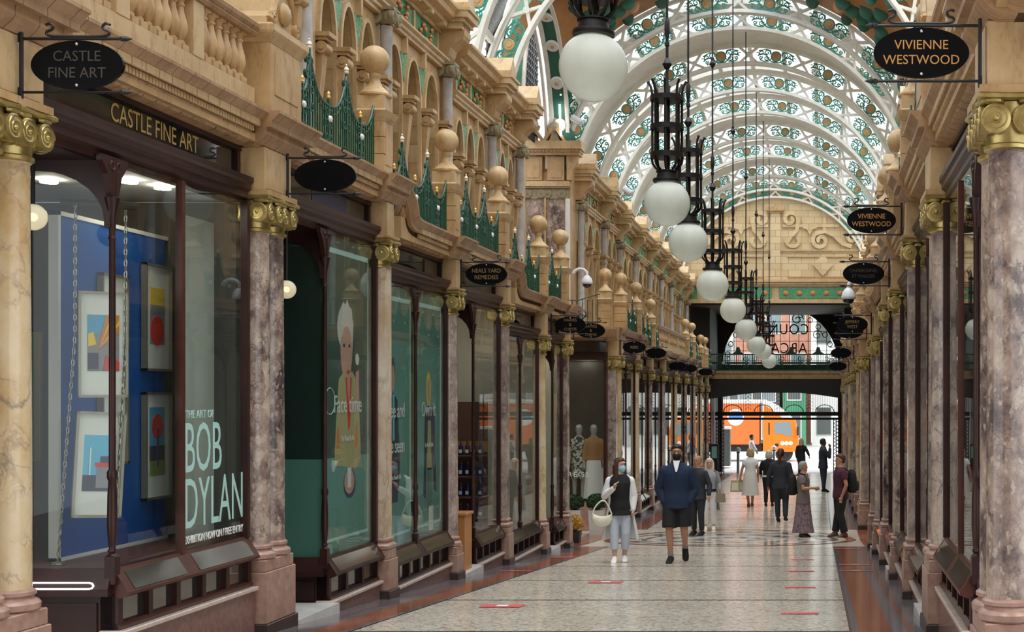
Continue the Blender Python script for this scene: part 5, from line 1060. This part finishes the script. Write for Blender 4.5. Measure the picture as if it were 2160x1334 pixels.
MB().prism([(p,.05,q) for p, q in ((-.3,1.6),(.1,1.62),(-.05,1.85),(.1,2.1),(-.3,2.05))], (0,-.004,0)).build('green_reflection', 'facade_green', dr) if False else None
MB().box(-.95,-.88,.06,.08,1.5,2.15).build('side_vent', 'rubber', lo); MB().box(-.58,-.40,.04,.06,.85,1.0).build('step_recess', 'rubber', lo); MB().prism([(.70,.15,.95),(.52,.15,2.25),(.50,2.2,2.25),(.69,2.2,.95)], (.015,0,0)).build('windscreen', 'window_sky', lo); MB().bev(.62,.72,-.12,.02,1.45,1.95,.02).build('mirror', 'rubber', lo)
for x in (-.1,-5.8,-7.0): MB().lathe([(.0,0),(.28,0),(.30,-.03),(.5,-.03),(.5,.28),(0,.28)], (x,.2,.5), 22, 'y').build('wheel', 'rubber', lo, True)
MB().box(-8.2,-1.3,.3,2.1,.55,.95).build('chassis', 'rubber', lo)
for k, ch in enumerate('TNT'):
    x = -.18+k*.23; MB().lathe([(0,0),(.115,0),(.115,-.008),(0,-.008)], (x,.055,1.02), 18, 'y').build('logo_disc', 'lorry_white', lo); letter(ch, .15, 'lorry_orange', lo, (x,.044,1.02), FACE, name='logo_letter')
MB().lathe([(0,0),(.46,0),(.46,-.01),(0,-.01)], (-2.75,-.002,2.45), 24, 'y').build('round_emblem', 'lorry_white', lo); MB().prism([(-3.1,-.013,2.35),(-2.4,-.013,2.35),(-2.35,-.013,2.55),(-2.5,-.013,2.78),(-3.0,-.013,2.78),(-3.15,-.013,2.55)], (0,-.004,0)).build('emblem_band', 'logo_blue', lo); letter('0800', .2, 'rubber', lo, (-2.75,-.014,2.14), FACE, name='emblem_number') if False else None
van = thing('dark_cabinet', 'dark grey roadside cabinet with white top standing before the lorry', 'cabinet', (-3.35,66.5,-3.62)); MB().bev(-.72,.72,0,.8,.1,1.95,.03).build('cabinet_body', 'facade_dark', van); MB().bev(-.75,.75,-.03,.83,1.95,2.08,.02).build('cabinet_top', 'lorry_white', van)
def bollard(x, y, l, grp=None):
    t = thing('bollard', l, 'bollard', (x,y,-3.62), 0, grp); MB().lathe([(.09,0),(.075,.05),(.07,.95)], (0,0,0), 14).build('post', 'steel', t, True); MB().lathe([(.07,.95),(.085,.97),(.085,1.0),(.06,1.01)], (0,0,0), 14).build('band', 'rubber', t); MB().ball((0,0,1.1), .12, 14, 8).build('ball_top', 'lorry_white', t, True)
bollard(-1.95,62.2,'steel bollard with white ball top by the gate leaf'); bollard(-.35,64.5,'ball topped bollard between the two women seen from behind')
# ================================================================ PEOPLE
for n, c, r in (('skin_fair',(.55,.32,.23),.55),('skin_tan',(.42,.21,.13),.55),('skin_dark',(.14,.07,.045),.55),('hair_brown',(.055,.024,.013),.6),('hair_dark',(.014,.010,.009),.6),('hair_white',(.62,.58,.50),.6),('hair_blonde',(.48,.33,.16),.55),('hair_salt',(.30,.28,.26),.6),
    ('cloth_navy',(.008,.022,.058),.85),('cloth_black',(.008,.008,.009),.85),('cloth_shorts',(.009,.010,.013),.85),('cloth_white',(.78,.78,.78),.8),('denim_pale',(.50,.56,.66),.85),('cloth_grey',(.24,.25,.25),.85),('cloth_lightgrey',(.33,.35,.37),.85),('cloth_purple',(.055,.012,.03),.85),('cloth_taupe',(.15,.125,.125),.85),('cloth_suit',(.018,.022,.032),.8),('leather_cream',(.74,.70,.58),.5),('leather_tan',(.25,.20,.14),.5),('mask_blue',(.32,.62,.72),.7),('paper_bag',(.50,.39,.20),.7),('shoe_brown',(.12,.06,.035),.6),('eye_dark',(.02,.015,.012),.3),('lip',(.40,.13,.10),.5),('belt',(.01,.01,.01),.4),('skirt_white',(.66,.62,.58),.8)): mat(n, c, r)
nt, b_ = mat('skirt_print', (.1,.07,.09), .85); n_ = node(nt, 'ShaderNodeTexVoronoi', Scale=28); nt.links.new(coords(nt,'World',(1,1,.5)), n_.inputs['Vector']); r_ = ramp(nt, n_.outputs['Distance'], [(.2,(.07,.045,.07)),(.5,(.22,.15,.17))]); nt.links.new(r_.outputs[0], b_.inputs['Base Color'])
def remesh(b, vox, name, m, par, smooth=2, label=None):
    me = bpy.data.meshes.new(name); me.from_pydata(b.v, [], b.f); bm = bmesh.new(); bm.from_mesh(me); bmesh.ops.recalc_face_normals(bm, faces=bm.faces); bm.to_mesh(me); bm.free()
    o = bpy.data.objects.new('tmp', me); COL.objects.link(o); md = o.modifiers.new('r', 'REMESH'); md.mode = 'VOXEL'; md.voxel_size = vox
    if smooth: sm = o.modifiers.new('s', 'SMOOTH'); sm.factor = .5; sm.iterations = smooth
    bpy.context.view_layer.update(); ev = bpy.data.meshes.new_from_object(o.evaluated_get(bpy.context.evaluated_depsgraph_get())); bpy.data.objects.remove(o)
    ev.materials.clear(); ev.polygons.foreach_set('use_smooth', [True]*len(ev.polygons)); ev.name = name; return obj(name, ev, m, par, label=label)
def limb(b, pts, rad, n=10, end=True):
    P = [Vector(p) for p in pts]; Q = []; R = []
    for i in range(len(P)-1):
        for k in range(4): t = k/4; Q.append(P[i].lerp(P[i+1], t)); R.append(rad[i]+(rad[i+1]-rad[i])*t)
    Q.append(P[-1]); R.append(rad[-1]); b.tube(Q, R, n); b.ball(P[0], rad[0], 10, 6)
    if end: b.ball(P[-1], rad[-1], 10, 6)
    for p, r in zip(P[1:-1], rad[1:-1]): b.ball(p, r*1.0, 10, 6)
def ovals(b, rings, n=20, y0=0): b.loft([[(rx*math.cos(2*PI*j/n)+cx, ry*math.sin(2*PI*j/n)+cy, z) for j in range(n)] for cx, cy, z, rx, ry in rings])
def shell_open(b, rings, a0, a1, th=.012, n=26):     # a garment open at the front
    R = []
    for cy, z, rx, ry in rings:
        o = [(rx*math.sin(a), cy+ry*math.cos(a), z) for a in [a0+(a1-a0)*i/n for i in range(n+1)]]; i_ = [((rx-th)*math.sin(a), cy+(ry-th)*math.cos(a), z) for a in [a1+(a0-a1)*i/n for i in range(n+1)]]; R.append(o+i_)
    b.loft(R)
class Body:
    def __init__(s, label, x, y, H, rz, skin, vox=.014, bw=1.0, pose=None, head=0, lift=0):
        s.t = thing('person', label, 'person', (x, y, zf(y) if y < 61 else -3.62), rz); s.H = H; s.vox = vox; s.bw = bw; s.t.location.z += lift
        p = dict(hipR=(-.052,0,.50), hipL=(.052,0,.50), kneeR=(-.055,-.01,.285), kneeL=(.055,-.01,.285), ankR=(-.058,.01,.05), ankL=(.058,.01,.05), shR=(-.100,.005,.782), shL=(.100,.005,.782), elR=(-.135,.015,.625), elL=(.135,.015,.625), wrR=(-.135,-.03,.48), wrL=(.135,-.03,.48), toeR=(0,-1,-.12), toeL=(0,-1,-.12), hdR=(0,-.15,-1), hdL=(0,-.15,-1)); p.update(pose or {})
        s.p = {k: (Vector(v)*H if not k.startswith(('toe','hd')) else Vector(v).normalized()) for k, v in p.items()}
        for k in ('hipR','hipL','shR','shL','elR','elL','wrR','wrL'): s.p[k].x *= bw
        s.ha = head; b = MB(); s.torso(b, 0); P = s.p; h = H
        for q in 'RL':
            limb(b, [P['sh'+q], P['el'+q], P['wr'+q]], [.029*h, .024*h, .0165*h]); limb(b, [P['hip'+q], P['knee'+q], P['ank'+q]], [.052*h*bw, .033*h, .021*h]); limb(b, [P['knee'+q]*.72+P['ank'+q]*.28+Vector((0,.008*h,0)), P['knee'+q]*.5+P['ank'+q]*.5+Vector((0,.006*h,0))], [.032*h, .026*h]); s.hand(b, q)
            t = s.p['toe'+q]; u_ = Vector((0,0,1)); u_ = (u_-t*u_.dot(t)).normalized(); limb(b, [P['ank'+q]+t*-.006*h-u_*.018*h, P['ank'+q]+t*.075*h-u_*.036*h], [.018*h, .010*h])
        s.headmesh(b); s.body = remesh(b, vox, 'body', skin, s.t)
    def torso(s, b, inf, z0=.46, z1=.9, hem=None):
        h = s.H; w = s.bw; T_ = ((.46,.088,.066),(.50,.099,.073),(.54,.098,.072),(.60,.088,.064),(.65,.089,.065),(.72,.099,.071),(.76,.104,.068),(.79,.099,.058),(.812,.080,.05),(.83,.056,.046),(.845,.042,.043),(.875,.034,.037),(.90,.033,.036))
        R = [(0, 0.0, z*h, rx*h*w+inf, ry*h*(w*.5+.5)+inf) for z, rx, ry in T_ if z0-1e-6 <= z <= z1+1e-6]
        if hem: R = [(0,0,hem[0]*h, hem[1]*h*w+inf, hem[2]*h+inf)]+R
        ovals(b, R)
    def headmesh(s, b):
        h = s.H; c, sn = math.cos(s.ha), math.sin(s.ha)
        def rt(x, y, z): return (x*c-y*sn, x*sn+y*c, z)
        s.rt = rt; R = []; n = 20
        for z, rx, fy, by in ((.868,.016,-.050,-.015),(.878,.026,-.055,.01),(.893,.034,-.055,.035),(.912,.039,-.053,.047),(.935,.042,-.052,.054),(.958,.043,-.050,.056),(.978,.039,-.043,.050),(.992,.028,-.028,.036),(.999,.012,-.01,.016)):
            R.append([rt(rx*h*math.cos(a), ((fy if math.sin(a) < 0 else by)*abs(math.sin(a)))*h, z*h) for a in [2*PI*j/n for j in range(n)]])
        b.loft(R); b.ball(rt(0,-.056*h,.922*h), (.008*h,.012*h,.012*h), 8, 6); b.ball(rt(0,-.050*h,.955*h), (.028*h,.008*h,.007*h), 10, 6)
        for sg in (-1,1): b.ball(rt(sg*.043*h,.004*h,.93*h), (.006*h,.012*h,.018*h), 8, 6)
    def face(s, mouth=True):
        h = s.H
        for sg in (-1,1): e = MB().ball(s.rt(sg*.017*h,-.0515*h,.940*h), (.0065*h,.004*h,.0035*h), 8, 6).build('eye', 'eye_dark', s.t, True)
        if mouth: MB().ball(s.rt(0,-.0545*h,.894*h), (.014*h,.004*h,.004*h), 8, 6).build('mouth', 'lip', s.t, True)
    def hand(s, b, q):
        h = s.H; w = s.p['wr'+q]; d = s.p['hd'+q]; sg = -1 if q == 'R' else 1; side = Vector((0,1,0)) if abs(d.y) < .7 else Vector((0,0,1)); side = (side-d*side.dot(d)).normalized(); nrm = d.cross(side)
        limb(b, [w, w+d*.035*h], [.0155*h, .019*h]); k = w+d*.045*h
        for i, L in enumerate((.036,.042,.040,.031)):
            o = side*((i-1.5)*.0105*h); a = k+o; m_ = a+d*L*.5*h+nrm*sg*.004*h; limb(b, [a-d*.012*h, m_, m_+d*L*.45*h+nrm*sg*.012*h], [.0056*h,.0052*h,.0046*h], 6)
        limb(b, [w+d*.012*h-side*.012*h, w+d*.03*h-side*.028*h, w+d*.052*h-side*.030*h], [.0075*h,.0062*h,.005*h], 6)
    def top(s, m, name='top', inf=.012, sleeve=2.0, z0=.50, hem=None, neck=.845, label=None):
        b = MB(); s.torso(b, inf, z0, neck, hem); P = s.p; h = s.H
        for q in 'RL':
            A, E, W_ = P['sh'+q], P['el'+q], P['wr'+q]; pts, rad = [A], [.029*h+inf]
            if sleeve >= 1: pts.append(E); rad.append(.027*h+inf)
            else: pts.append(A.lerp(E, sleeve)); rad.append(.028*h+inf)
            if sleeve > 1: pts.append(E.lerp(W_, sleeve-1)); rad.append(.020*h+inf*.8)
            limb(b, pts, rad, 12, False)
        return remesh(b, s.vox, name, m, s.t, label=label)
    def legs(s, m, name='trousers', end=.96, inf=.012, waist=.56, flare=0, label=None):
        b = MB(); h = s.H; P = s.p; s.torso(b, inf, .46, waist)
        for q in 'RL':
            H_, K, A = P['hip'+q], P['knee'+q], P['ank'+q]; pts, rad = [H_, K if end >= .5 else H_.lerp(K, end*2)], [.055*h*s.bw+inf, (.036 if end >= .5 else .045)*h+inf+flare*.3]
            if end > .5: pts.append(K.lerp(A, (end-.5)*2)); rad.append(.026*h+inf+flare)
            limb(b, pts, rad, 14, False)
        return remesh(b, s.vox, name, m, s.t, label=label)
    def shoes(s, m, sock=None):
        h = s.H
        for q in 'RL':
            a = s.p['ank'+q]; t = s.p['toe'+q]; u = Vector((0,0,1)); u = (u-t*u.dot(t)).normalized(); b = MB(); sd = t.cross(u); R = []
            for d, hw, hh, lo in ((-.035,.016,.020,-.046),(-.02,.022,.034,-.048),(.02,.024,.034,-.048),(.06,.026,.022,-.048),(.09,.025,.015,-.048),(.108,.014,.010,-.047)):
                c = a+t*d*h; R.append([tuple(c+sd*(hw*1.12*h*math.cos(x))+u*((lo+hh)*h+hh*h*math.sin(x))) for x in [2*PI*j/12 for j in range(12)]])
            b.loft(R); remesh(b, min(s.vox,.011), 'shoe', m, s.t)
            if sock: g = MB(); limb(g, [a+Vector((0,0,.0)), a.lerp(s.p['knee'+q], .16)], [.024*h,.024*h]); g.build('sock', sock, s.t, True)
    def hair(s, style, m):
        h = s.H; b = MB(); rt = s.rt; n = 20; R = []
        for z, rx, fy, by in ((.895,.040,.025,.056),(.912,.044,.018,.061),(.925,.046,.012,.063),(.945,.049,-.012,.066),(.965,.049,-.045,.066),(.985,.043,-.048,.056),(1.0,.031,-.034,.040),(1.008,.012,-.012,.016)):
            R.append([rt(rx*h*math.cos(a), ((fy if math.sin(a) < 0 else by)*abs(math.sin(a)))*h, z*h) for a in [2*PI*j/n for j in range(n)]])
        if style == 'bald':
            R = [[rt(rx*h*math.cos(a), ((fy if math.sin(a) < 0 else by)*abs(math.sin(a)))*h, z*h) for a in [2*PI*j/n for j in range(n)]] for z, rx, fy, by in ((.912,.042,.02,.052),(.93,.046,.005,.060),(.955,.046,.012,.060),(.965,.043,.02,.056))]
        b.loft(R)
        if style != 'bald': b.ball(rt(0,.03*h,.915*h), (.036*h,.026*h,.03*h), 12, 8)
        if style in ('bob','long'):
            lo = .86 if style == 'bob' else .74
            for sg in (-1,1): limb(b, [rt(sg*.036*h,.0,.965*h), rt(sg*.05*h,.004*h,.92*h), rt(sg*.05*h,-.002*h,(lo+.89)/2*h), rt(sg*(.043 if style == 'bob' else .055)*h,-.02*h if style == 'long' else 0,lo*h)], [.022*h,.021*h,.021*h,.012*h])
            ovals(b, [(*rt(0,.03*h,0)[:2], z*h, rx*h, ry*h) for z, rx, ry in ((lo,.046,.018),((lo+.93)/2,.054,.032),(.93,.05,.036))])
        if style == 'pony': limb(b, [rt(0,.06*h,.95*h), rt(0,.075*h,.92*h), rt(0.01*h,.072*h,.84*h), rt(.012*h,.07*h,.78*h)], [.02*h,.02*h,.019*h,.008*h])
        return remesh(b, s.vox, 'hair', m, s.t, 1)
    def mask(s, m):
        h = s.H; R = []
        for z, rx, d in ((.868,.024,-.056),(.882,.034,-.063),(.90,.038,-.068),(.918,.038,-.066),(.928,.030,-.058)): R.append([s.rt(rx*h*math.sin(a), d*h*math.cos(a)+.0*h, z*h) for a in [-1.25+2.5*i/10 for i in range(11)]]+[s.rt((rx-.003)*h*math.sin(a), (d+.004)*h*math.cos(a), z*h) for a in [1.25-2.5*i/10 for i in range(11)]])
        MB().loft(R).build('face_mask', m, s.t, True)
        for sg in (-1,1): MB().tube([s.rt(sg*.034*h,-.02*h,.918*h), s.rt(sg*.045*h,.0,.928*h)], .0025, 4).build('mask_strap', m, s.t)
    def world(s, v): return s.t.matrix_basis @ Vector(v)
def skirt(P, m, rings, label=None, pleats=0):
    b = MB(); n = 40; h = P.H; b.loft([[(rx*h*math.cos(a)*(1+(.05*math.sin(a*pleats)*(.56-z)*2 if pleats else 0)), cy*h+ry*h*math.sin(a)*(1+(.05*math.sin(a*pleats)*(.56-z)*2 if pleats else 0)), z*h) for a in [2*PI*j/n for j in range(n)]] for z, rx, ry, cy in rings]); return b.build('skirt', m, P.t, True)
def backpack(label, x, y, z, rz, w=.30, hh=.46, d=.19):
    t = thing('backpack', label, 'bag', (x,y,z), rz); b = MB(); ovals(b, [(0,d*.5,q*hh,w/2*k,d/2*k2) for q, k, k2 in ((0,.75,.7),(.06,.95,.95),(.3,1,1),(.6,.98,.95),(.85,.85,.75),(1,.5,.4))], 16); remesh(b, .014, 'pack_body', 'cloth_black', t)
    b = MB(); ovals(b, [(0,d*.95,q*hh,w/2*.75*k,d*.25*k) for q, k in ((.08,.8),(.2,1),(.4,1),(.5,.8))], 14); b.build('front_pocket', 'cloth_suit', t, True)
    for sg in (-1,1): MB().tube([(sg*.09,.02,hh*.92),(sg*.11,-.07,hh*1.06),(sg*.125,-.19,hh*1.0),(sg*.13,-.235,hh*.75),(sg*.14,-.18,hh*.4),(sg*.12,-.02,hh*.12)], (.006,.022) if False else .013, 6).build('strap', 'cloth_black', t, True)
    return t
# --- the couple walking towards the camera
P = Body('man in navy half zip top, black shorts and black mask walking with hands in pockets', -.32, 20.2, 1.80, .04, 'skin_tan', .0095, 1.04, dict(elR=(-.145,.035,.62), elL=(.145,.035,.62), wrR=(-.092,-.018,.505), wrL=(.092,-.018,.505), hdR=(.35,.1,-1), hdL=(-.35,.1,-1), kneeR=(-.062,-.05,.285), ankR=(-.05,-.02,.05), kneeL=(.062,-.02,.29), ankL=(.065,.11,.115), toeL=(.1,-.55,-.9), toeR=(-.15,-1,-.05)))
P.top('cloth_navy', 'half_zip_top', .029, 1.98, .50, (.465,.100,.078), .845); P.legs('cloth_shorts', 'shorts', .46, .02, .54, .03); P.shoes('cloth_black', 'cloth_grey'); P.hair('short', 'hair_dark'); P.face(False); P.mask('cloth_black')
b = MB(); h = P.H; b.prism([(-.05,-.092,.868*h),(.05,-.092,.868*h),(.035,-.135,.825*h),(.010,-.163,.775*h),(-.010,-.163,.775*h),(-.035,-.135,.825*h)], (0,-.012,0)); b.build('white_shirt', 'cloth_white', P.t); b = MB(); ovals(b, [(0,.004,.828*h,.115,.10),(0,.006,.845*h,.098,.096),(0,.008,.866*h,.088,.092)], 22); b.build('collar', 'cloth_navy', P.t, True)
P = Body('woman in black top, white cardigan, cropped pale jeans and blue mask', -1.2, 20.3, 1.60, .12, 'skin_fair', .0095, .98, dict(elR=(-.150,.0,.635), wrR=(-.055,-.10,.72), hdR=(.35,-.4,.75), elL=(.138,.01,.63), wrL=(.125,-.03,.50), hdL=(-.1,-.2,-1), kneeR=(-.055,-.03,.285), ankR=(-.05,-.03,.05), ankL=(.04,.06,.052), toeR=(-.1,-1,-.05), toeL=(.05,-1,-.05)), head=.75)
P.top('cloth_black', 'blouse', .018, .02, .50, (.455,.108,.082), .845); P.legs('denim_pale', 'jeans', .83, .011, .55, .008); P.shoes('cloth_white'); P.hair('long', 'hair_brown'); P.face(False); P.mask('mask_blue')
h = P.H; b = MB(); shell_open(b, [(.0,.84*h,.075*h,.06*h),(.0,.80*h,.116*h,.075*h),(.0,.70*h,.112*h,.088*h),(.005*h,.6*h,.108*h,.09*h),(.01*h,.48*h,.128*h,.10*h),(.02*h,.36*h,.155*h,.10*h),(.03*h,.22*h,.18*h,.09*h)], -2.05, 2.05); b.build('cardigan_body', 'cloth_white', P.t, True)
b = MB()
for q in 'RL': limb(b, [P.p['sh'+q], P.p['el'+q], P.p['el'+q].lerp(P.p['wr'+q], .92)], [.036*h+.01,.028*h+.01,.021*h+.008])
remesh(b, .0095, 'cardigan_sleeves', 'cloth_white', P.t)
hb = thing('handbag', 'cream crescent handbag hanging from the arm of the woman in the white cardigan', 'bag', (-1.455,20.18,zf(20.3)+.70)); ol = [(-.15,.06),(-.165,-.02),(-.13,-.10),(-.06,-.135),(.0,-.14),(.06,-.135),(.13,-.10),(.165,-.02),(.15,.06),(.09,.03),(0,.015),(-.09,.03)]; b = MB(); b.loft([[(p*k, d, -.04+(q+.04)*k) for p, q in ol] for d, k in ((-.055,.72),(-.04,.93),(-.015,1),(.015,1),(.04,.93),(.055,.72))]); b.build('bag_body', 'leather_cream', hb, 75); MB().tube(curve([(-.145,0,.05),(-.11,0,.15),(-.03,0,.24),(.04,.0,.25),(.10,0,.16),(.145,0,.05)]), .012, 8).build('strap', 'leather_cream', hb, True)
# --- behind them
P = Body('balding man in a dark jacket half hidden behind the man in navy', -.80, 28.9, 1.74, -.5, 'skin_tan', .015, 1.05, dict(elL=(.15,.03,.63), wrL=(.17,-.02,.50))); P.top('cloth_suit', 'jacket', .018, 1.96, .50, (.45,.108,.085)); P.legs('cloth_suit'); P.shoes('cloth_black'); P.hair('bald', 'hair_dark'); P.face()
P = Body('white haired woman in a long grey coat and white trousers facing the camera', -.67, 30.4, 1.63, .1, 'skin_fair', .013, .95, dict(elL=(.15,.0,.64), wrL=(.155,-.09,.56), hdL=(0,-.5,-.8), elR=(-.14,.02,.63), wrR=(-.15,-.02,.49)), head=-.1); P.top('cloth_lightgrey', 'blouse', .012, 1.0, .54, None); P.legs('cloth_white', 'trousers', .95, .016, .56, .018); P.shoes('leather_cream'); P.hair('long', 'hair_white'); P.face(); h = P.H
MB().lathe([(.095*h*.95+.02,.545*h),(.095*h*.95+.022,.575*h)], (0,0,0), 20).build('belt', 'belt', P.t); b = MB(); shell_open(b, [(.0,.845*h,.07*h,.055*h),(.0,.81*h,.115*h,.07*h),(.0,.70*h,.112*h,.085*h),(.0,.6*h,.108*h,.088*h),(.01*h,.45*h,.13*h,.10*h),(.02*h,.27*h,.155*h,.10*h)], -2.1, 2.1); b.build('coat_body', 'cloth_grey', P.t, True); b = MB()
for q in 'RL': limb(b, [P.p['sh'+q], P.p['el'+q], P.p['el'+q].lerp(P.p['wr'+q], .9)], [.037*h+.008,.03*h+.008,.024*h+.006])
remesh(b, .013, 'coat_sleeves', 'cloth_grey', P.t)
hb = thing('handbag', 'grey tan handbag held by the woman in the grey coat', 'bag', (-.40,30.2,zf(30.3)+.64)); MB().loft([[(-.12,-.04,0),(.12,-.04,0),(.12,.04,0),(-.12,.04,0)],[(-.10,-.03,.2),(.10,-.03,.2),(.10,.03,.2),(-.10,.03,.2)]]).build('bag_body', 'leather_tan', hb); MB().tube([(-.07,0,.19),(-.04,0,.27),(.04,0,.27),(.07,0,.19)], .008, 6).build('handle', 'leather_tan', hb, True)
P = Body('blonde woman in white top and long pale skirt walking away with shopping bags', -.13, 38.1, 1.70, PI+.05, 'skin_tan', .015, .95, dict(elL=(.15,.01,.63), wrL=(.18,.0,.50), kneeR=(-.045,-.04,.285), ankR=(-.03,.02,.06), ankL=(.03,-.02,.05))); P.top('cloth_white', 't_shirt', .012, .45, .54); skirt(P, 'skirt_white', ((.60,.09,.068,0),(.55,.108,.085,0),(.45,.125,.10,0),(.32,.135,.11,0),(.20,.15,.12,0)), pleats=9); P.shoes('shoe_brown'); P.hair('bob', 'hair_blonde')
for dx, l in ((-.44,'tan paper shopping bag with lighter panel held by the woman in the pale skirt'),(-.33,'darker tan paper bag behind the first one of the woman in the pale skirt')):
    sb = thing('shopping_bag', l, 'bag', (-.13+dx,38.1+(.16 if dx > -.4 else 0),zf(38.1)+.43)); MB().loft([[(-.14,-.06,0),(.14,-.06,0),(.14,.06,0),(-.14,.06,0)],[(-.12,-.05,.34),(.12,-.05,.34),(.12,.05,.34),(-.12,.05,.34)]]).build('bag_body', 'paper_bag', sb); MB().box(-.09,.09,-.064,-.056,.05,.27).build('panel', 'leather_cream', sb); MB().tube([(-.06,0,.34),(-.05,0,.44),(.05,0,.44),(.06,0,.34)], .006, 5).build('handle', 'leather_tan', sb)
P = Body('white haired woman in black jacket with white hem walking away', .39, 38.5, 1.62, PI, 'skin_fair', .015, 1.1, dict(elR=(-.15,-.02,.64), wrR=(-.13,-.06,.56), elL=(.15,-.02,.64), wrL=(.13,-.06,.56))); P.top('cloth_black', 'jacket', .02, 1.9, .54); b = MB(); ovals(b, [(0,0,.525*P.H,.128*P.H,.092*P.H),(0,0,.555*P.H,.124*P.H,.088*P.H)]); b.build('shirt_hem', 'cloth_white', P.t, True); P.legs('cloth_black', 'leggings', .97, .014, .55); P.shoes('cloth_black'); P.hair('bob', 'hair_white')
P = Body('long haired man in dark navy jacket and trousers walking away', .90, 32.6, 1.80, PI-.1, 'skin_tan', .015, 1.1, dict(kneeL=(.05,-.03,.285), ankL=(.045,-.05,.05), kneeR=(-.06,-.05,.29), ankR=(-.07,.05,.07), elL=(.145,.01,.63), wrL=(.16,-.03,.48))); P.top('cloth_suit', 'jacket', .02, 1.97, .50, (.46,.108,.085)); P.legs('cloth_suit', 'trousers', .97, .016); P.shoes('cloth_black'); P.hair('pony', 'hair_brown')
# --- the pair talking
P = Body('grey haired woman in taupe shirt and long patterned skirt reaching out a hand', 1.50, 28.5, 1.62, PI/2-.15, 'skin_tan', .0125, 1.02, dict(elR=(-.13,-.02,.65), wrR=(-.10,-.15,.66), hdR=(.1,-1,.0), elL=(.13,-.02,.65), wrL=(.10,-.13,.64), hdL=(-.1,-1,-.1))); P.top('cloth_taupe', 'shirt', .027, .55, .50, (.44,.10,.085)); skirt(P, 'skirt_print', ((.56,.095,.075,0),(.48,.108,.09,0),(.35,.115,.105,0),(.18,.125,.125,0),(.06,.14,.145,0)), pleats=11); P.shoes('shoe_brown'); P.hair('short', 'hair_salt'); P.face()
backpack('black backpack worn by the woman in the patterned skirt', 1.50-.13, 28.5+.02, zf(28.5)+.90, PI/2-.15, .30, .45, .20)
P = Body('man in dark purple polo shirt and black trousers with thumb in pocket', 2.30, 28.5, 1.78, -PI/2+.25, 'skin_tan', .0125, 1.1, dict(elL=(.145,.03,.635), wrL=(.115,-.015,.50), hdL=(-.1,-.25,-1), elR=(-.145,.03,.635), wrR=(-.12,-.02,.50), kneeL=(.06,-.02,.285), ankL=(.085,.03,.05), ankR=(-.055,-.05,.05))); P.top('cloth_purple', 'polo_shirt', .027, .55, .50, (.475,.10,.08)); P.legs('cloth_black', 'trousers', .97, .02, .55, .015); P.shoes('shoe_brown'); P.hair('short', 'hair_brown'); P.face(); h = P.H
w_ = P.p['wrL']; MB().lathe([(.026,-.012),(.03,-.01),(.03,.01),(.026,.012)], w_+Vector((0,0,.02)), 12).build('wristwatch', 'steel', P.t)
backpack('black backpack worn by the man in the purple shirt', 2.30+.14, 28.5+.04, zf(28.5)+.95, -PI/2+.25, .32, .50, .22)
# --- near the gate
P = Body('man in dark suit standing by the gate with a hand raised to his face', 1.98, 46, 1.84, PI/2+.25, 'skin_dark', .017, 1.05, dict(elR=(-.12,-.09,.66), wrR=(-.05,-.12,.83), hdR=(.1,.2,1), ankL=(.05,-.03,.05))); P.top('cloth_suit', 'jacket', .02, 1.95, .50, (.44,.108,.085)); P.legs('cloth_suit', 'trousers', .97, .016); P.shoes('cloth_black'); P.hair('short', 'hair_dark'); P.face()
P = Body('blonde woman in black jacket beyond the gate', 1.08, 57, 1.68, PI-.4, 'skin_fair', .018, 1, dict(elR=(-.17,.0,.66), wrR=(-.22,.0,.55))); P.top('cloth_black', 'jacket', .02, 1.9); P.legs('cloth_suit'); P.shoes('cloth_black'); P.hair('long', 'hair_blonde')
P = Body('dark haired man in white shirt bending beside the lorry', -1.42, 64.2, 1.76, PI/2, 'skin_tan', .018, 1, dict(elR=(-.13,-.07,.64), wrR=(-.1,-.14,.55), elL=(.13,-.07,.64), wrL=(.1,-.14,.55))); P.top('cloth_white', 'shirt', .018, 1.8); P.legs('cloth_suit'); P.shoes('cloth_black'); P.hair('short', 'hair_dark'); P.face()
# ================================================================ MANNEQUINS
mat('mannequin_grey', (.36,.38,.37), .4); nt, b_ = mat('dress_print', (.1,.1,.08), .8); n_ = node(nt, 'ShaderNodeTexNoise', Scale=16, Detail=3); nt.links.new(coords(nt,'World'), n_.inputs['Vector']); r_ = ramp(nt, n_.outputs[0], [(.46,(.035,.05,.04)),(.54,(.50,.49,.42))]); nt.links.new(r_.outputs[0], b_.inputs['Base Color']); mat('cloth_camel', (.36,.19,.08), .8)
def mannequin(label, x, y, kind):
    t = Body(label, x, y, 1.80, .3 if kind else .0, 'mannequin_grey', .016, .92, dict(ankL=(.045,.0,.05)), lift=.60+zf(30.2)-zf(y)); t.t['category'] = 'mannequin'; t.t.name = 'mannequin'
    if kind == 0: t.top('dress_print', 'dress', .012, .4, .46, (.30,.10,.085), .845)
    else: t.top('cloth_camel', 'jacket', .014, 1.6, .54); skirt(t, 'cloth_white', ((.58,.085,.065,0),(.5,.10,.08,0),(.3,.115,.10,0),(.05,.13,.12,0)), pleats=10)
mannequin('grey mannequin in a leaf patterned dress at the edge of the shop window', -3.72, 30.75, 0); mannequin('grey mannequin in camel jacket and long white skirt', -3.38, 30.75, 1); mannequin('grey mannequin in camel top behind the one in the white skirt', -3.24, 31.3, 1)
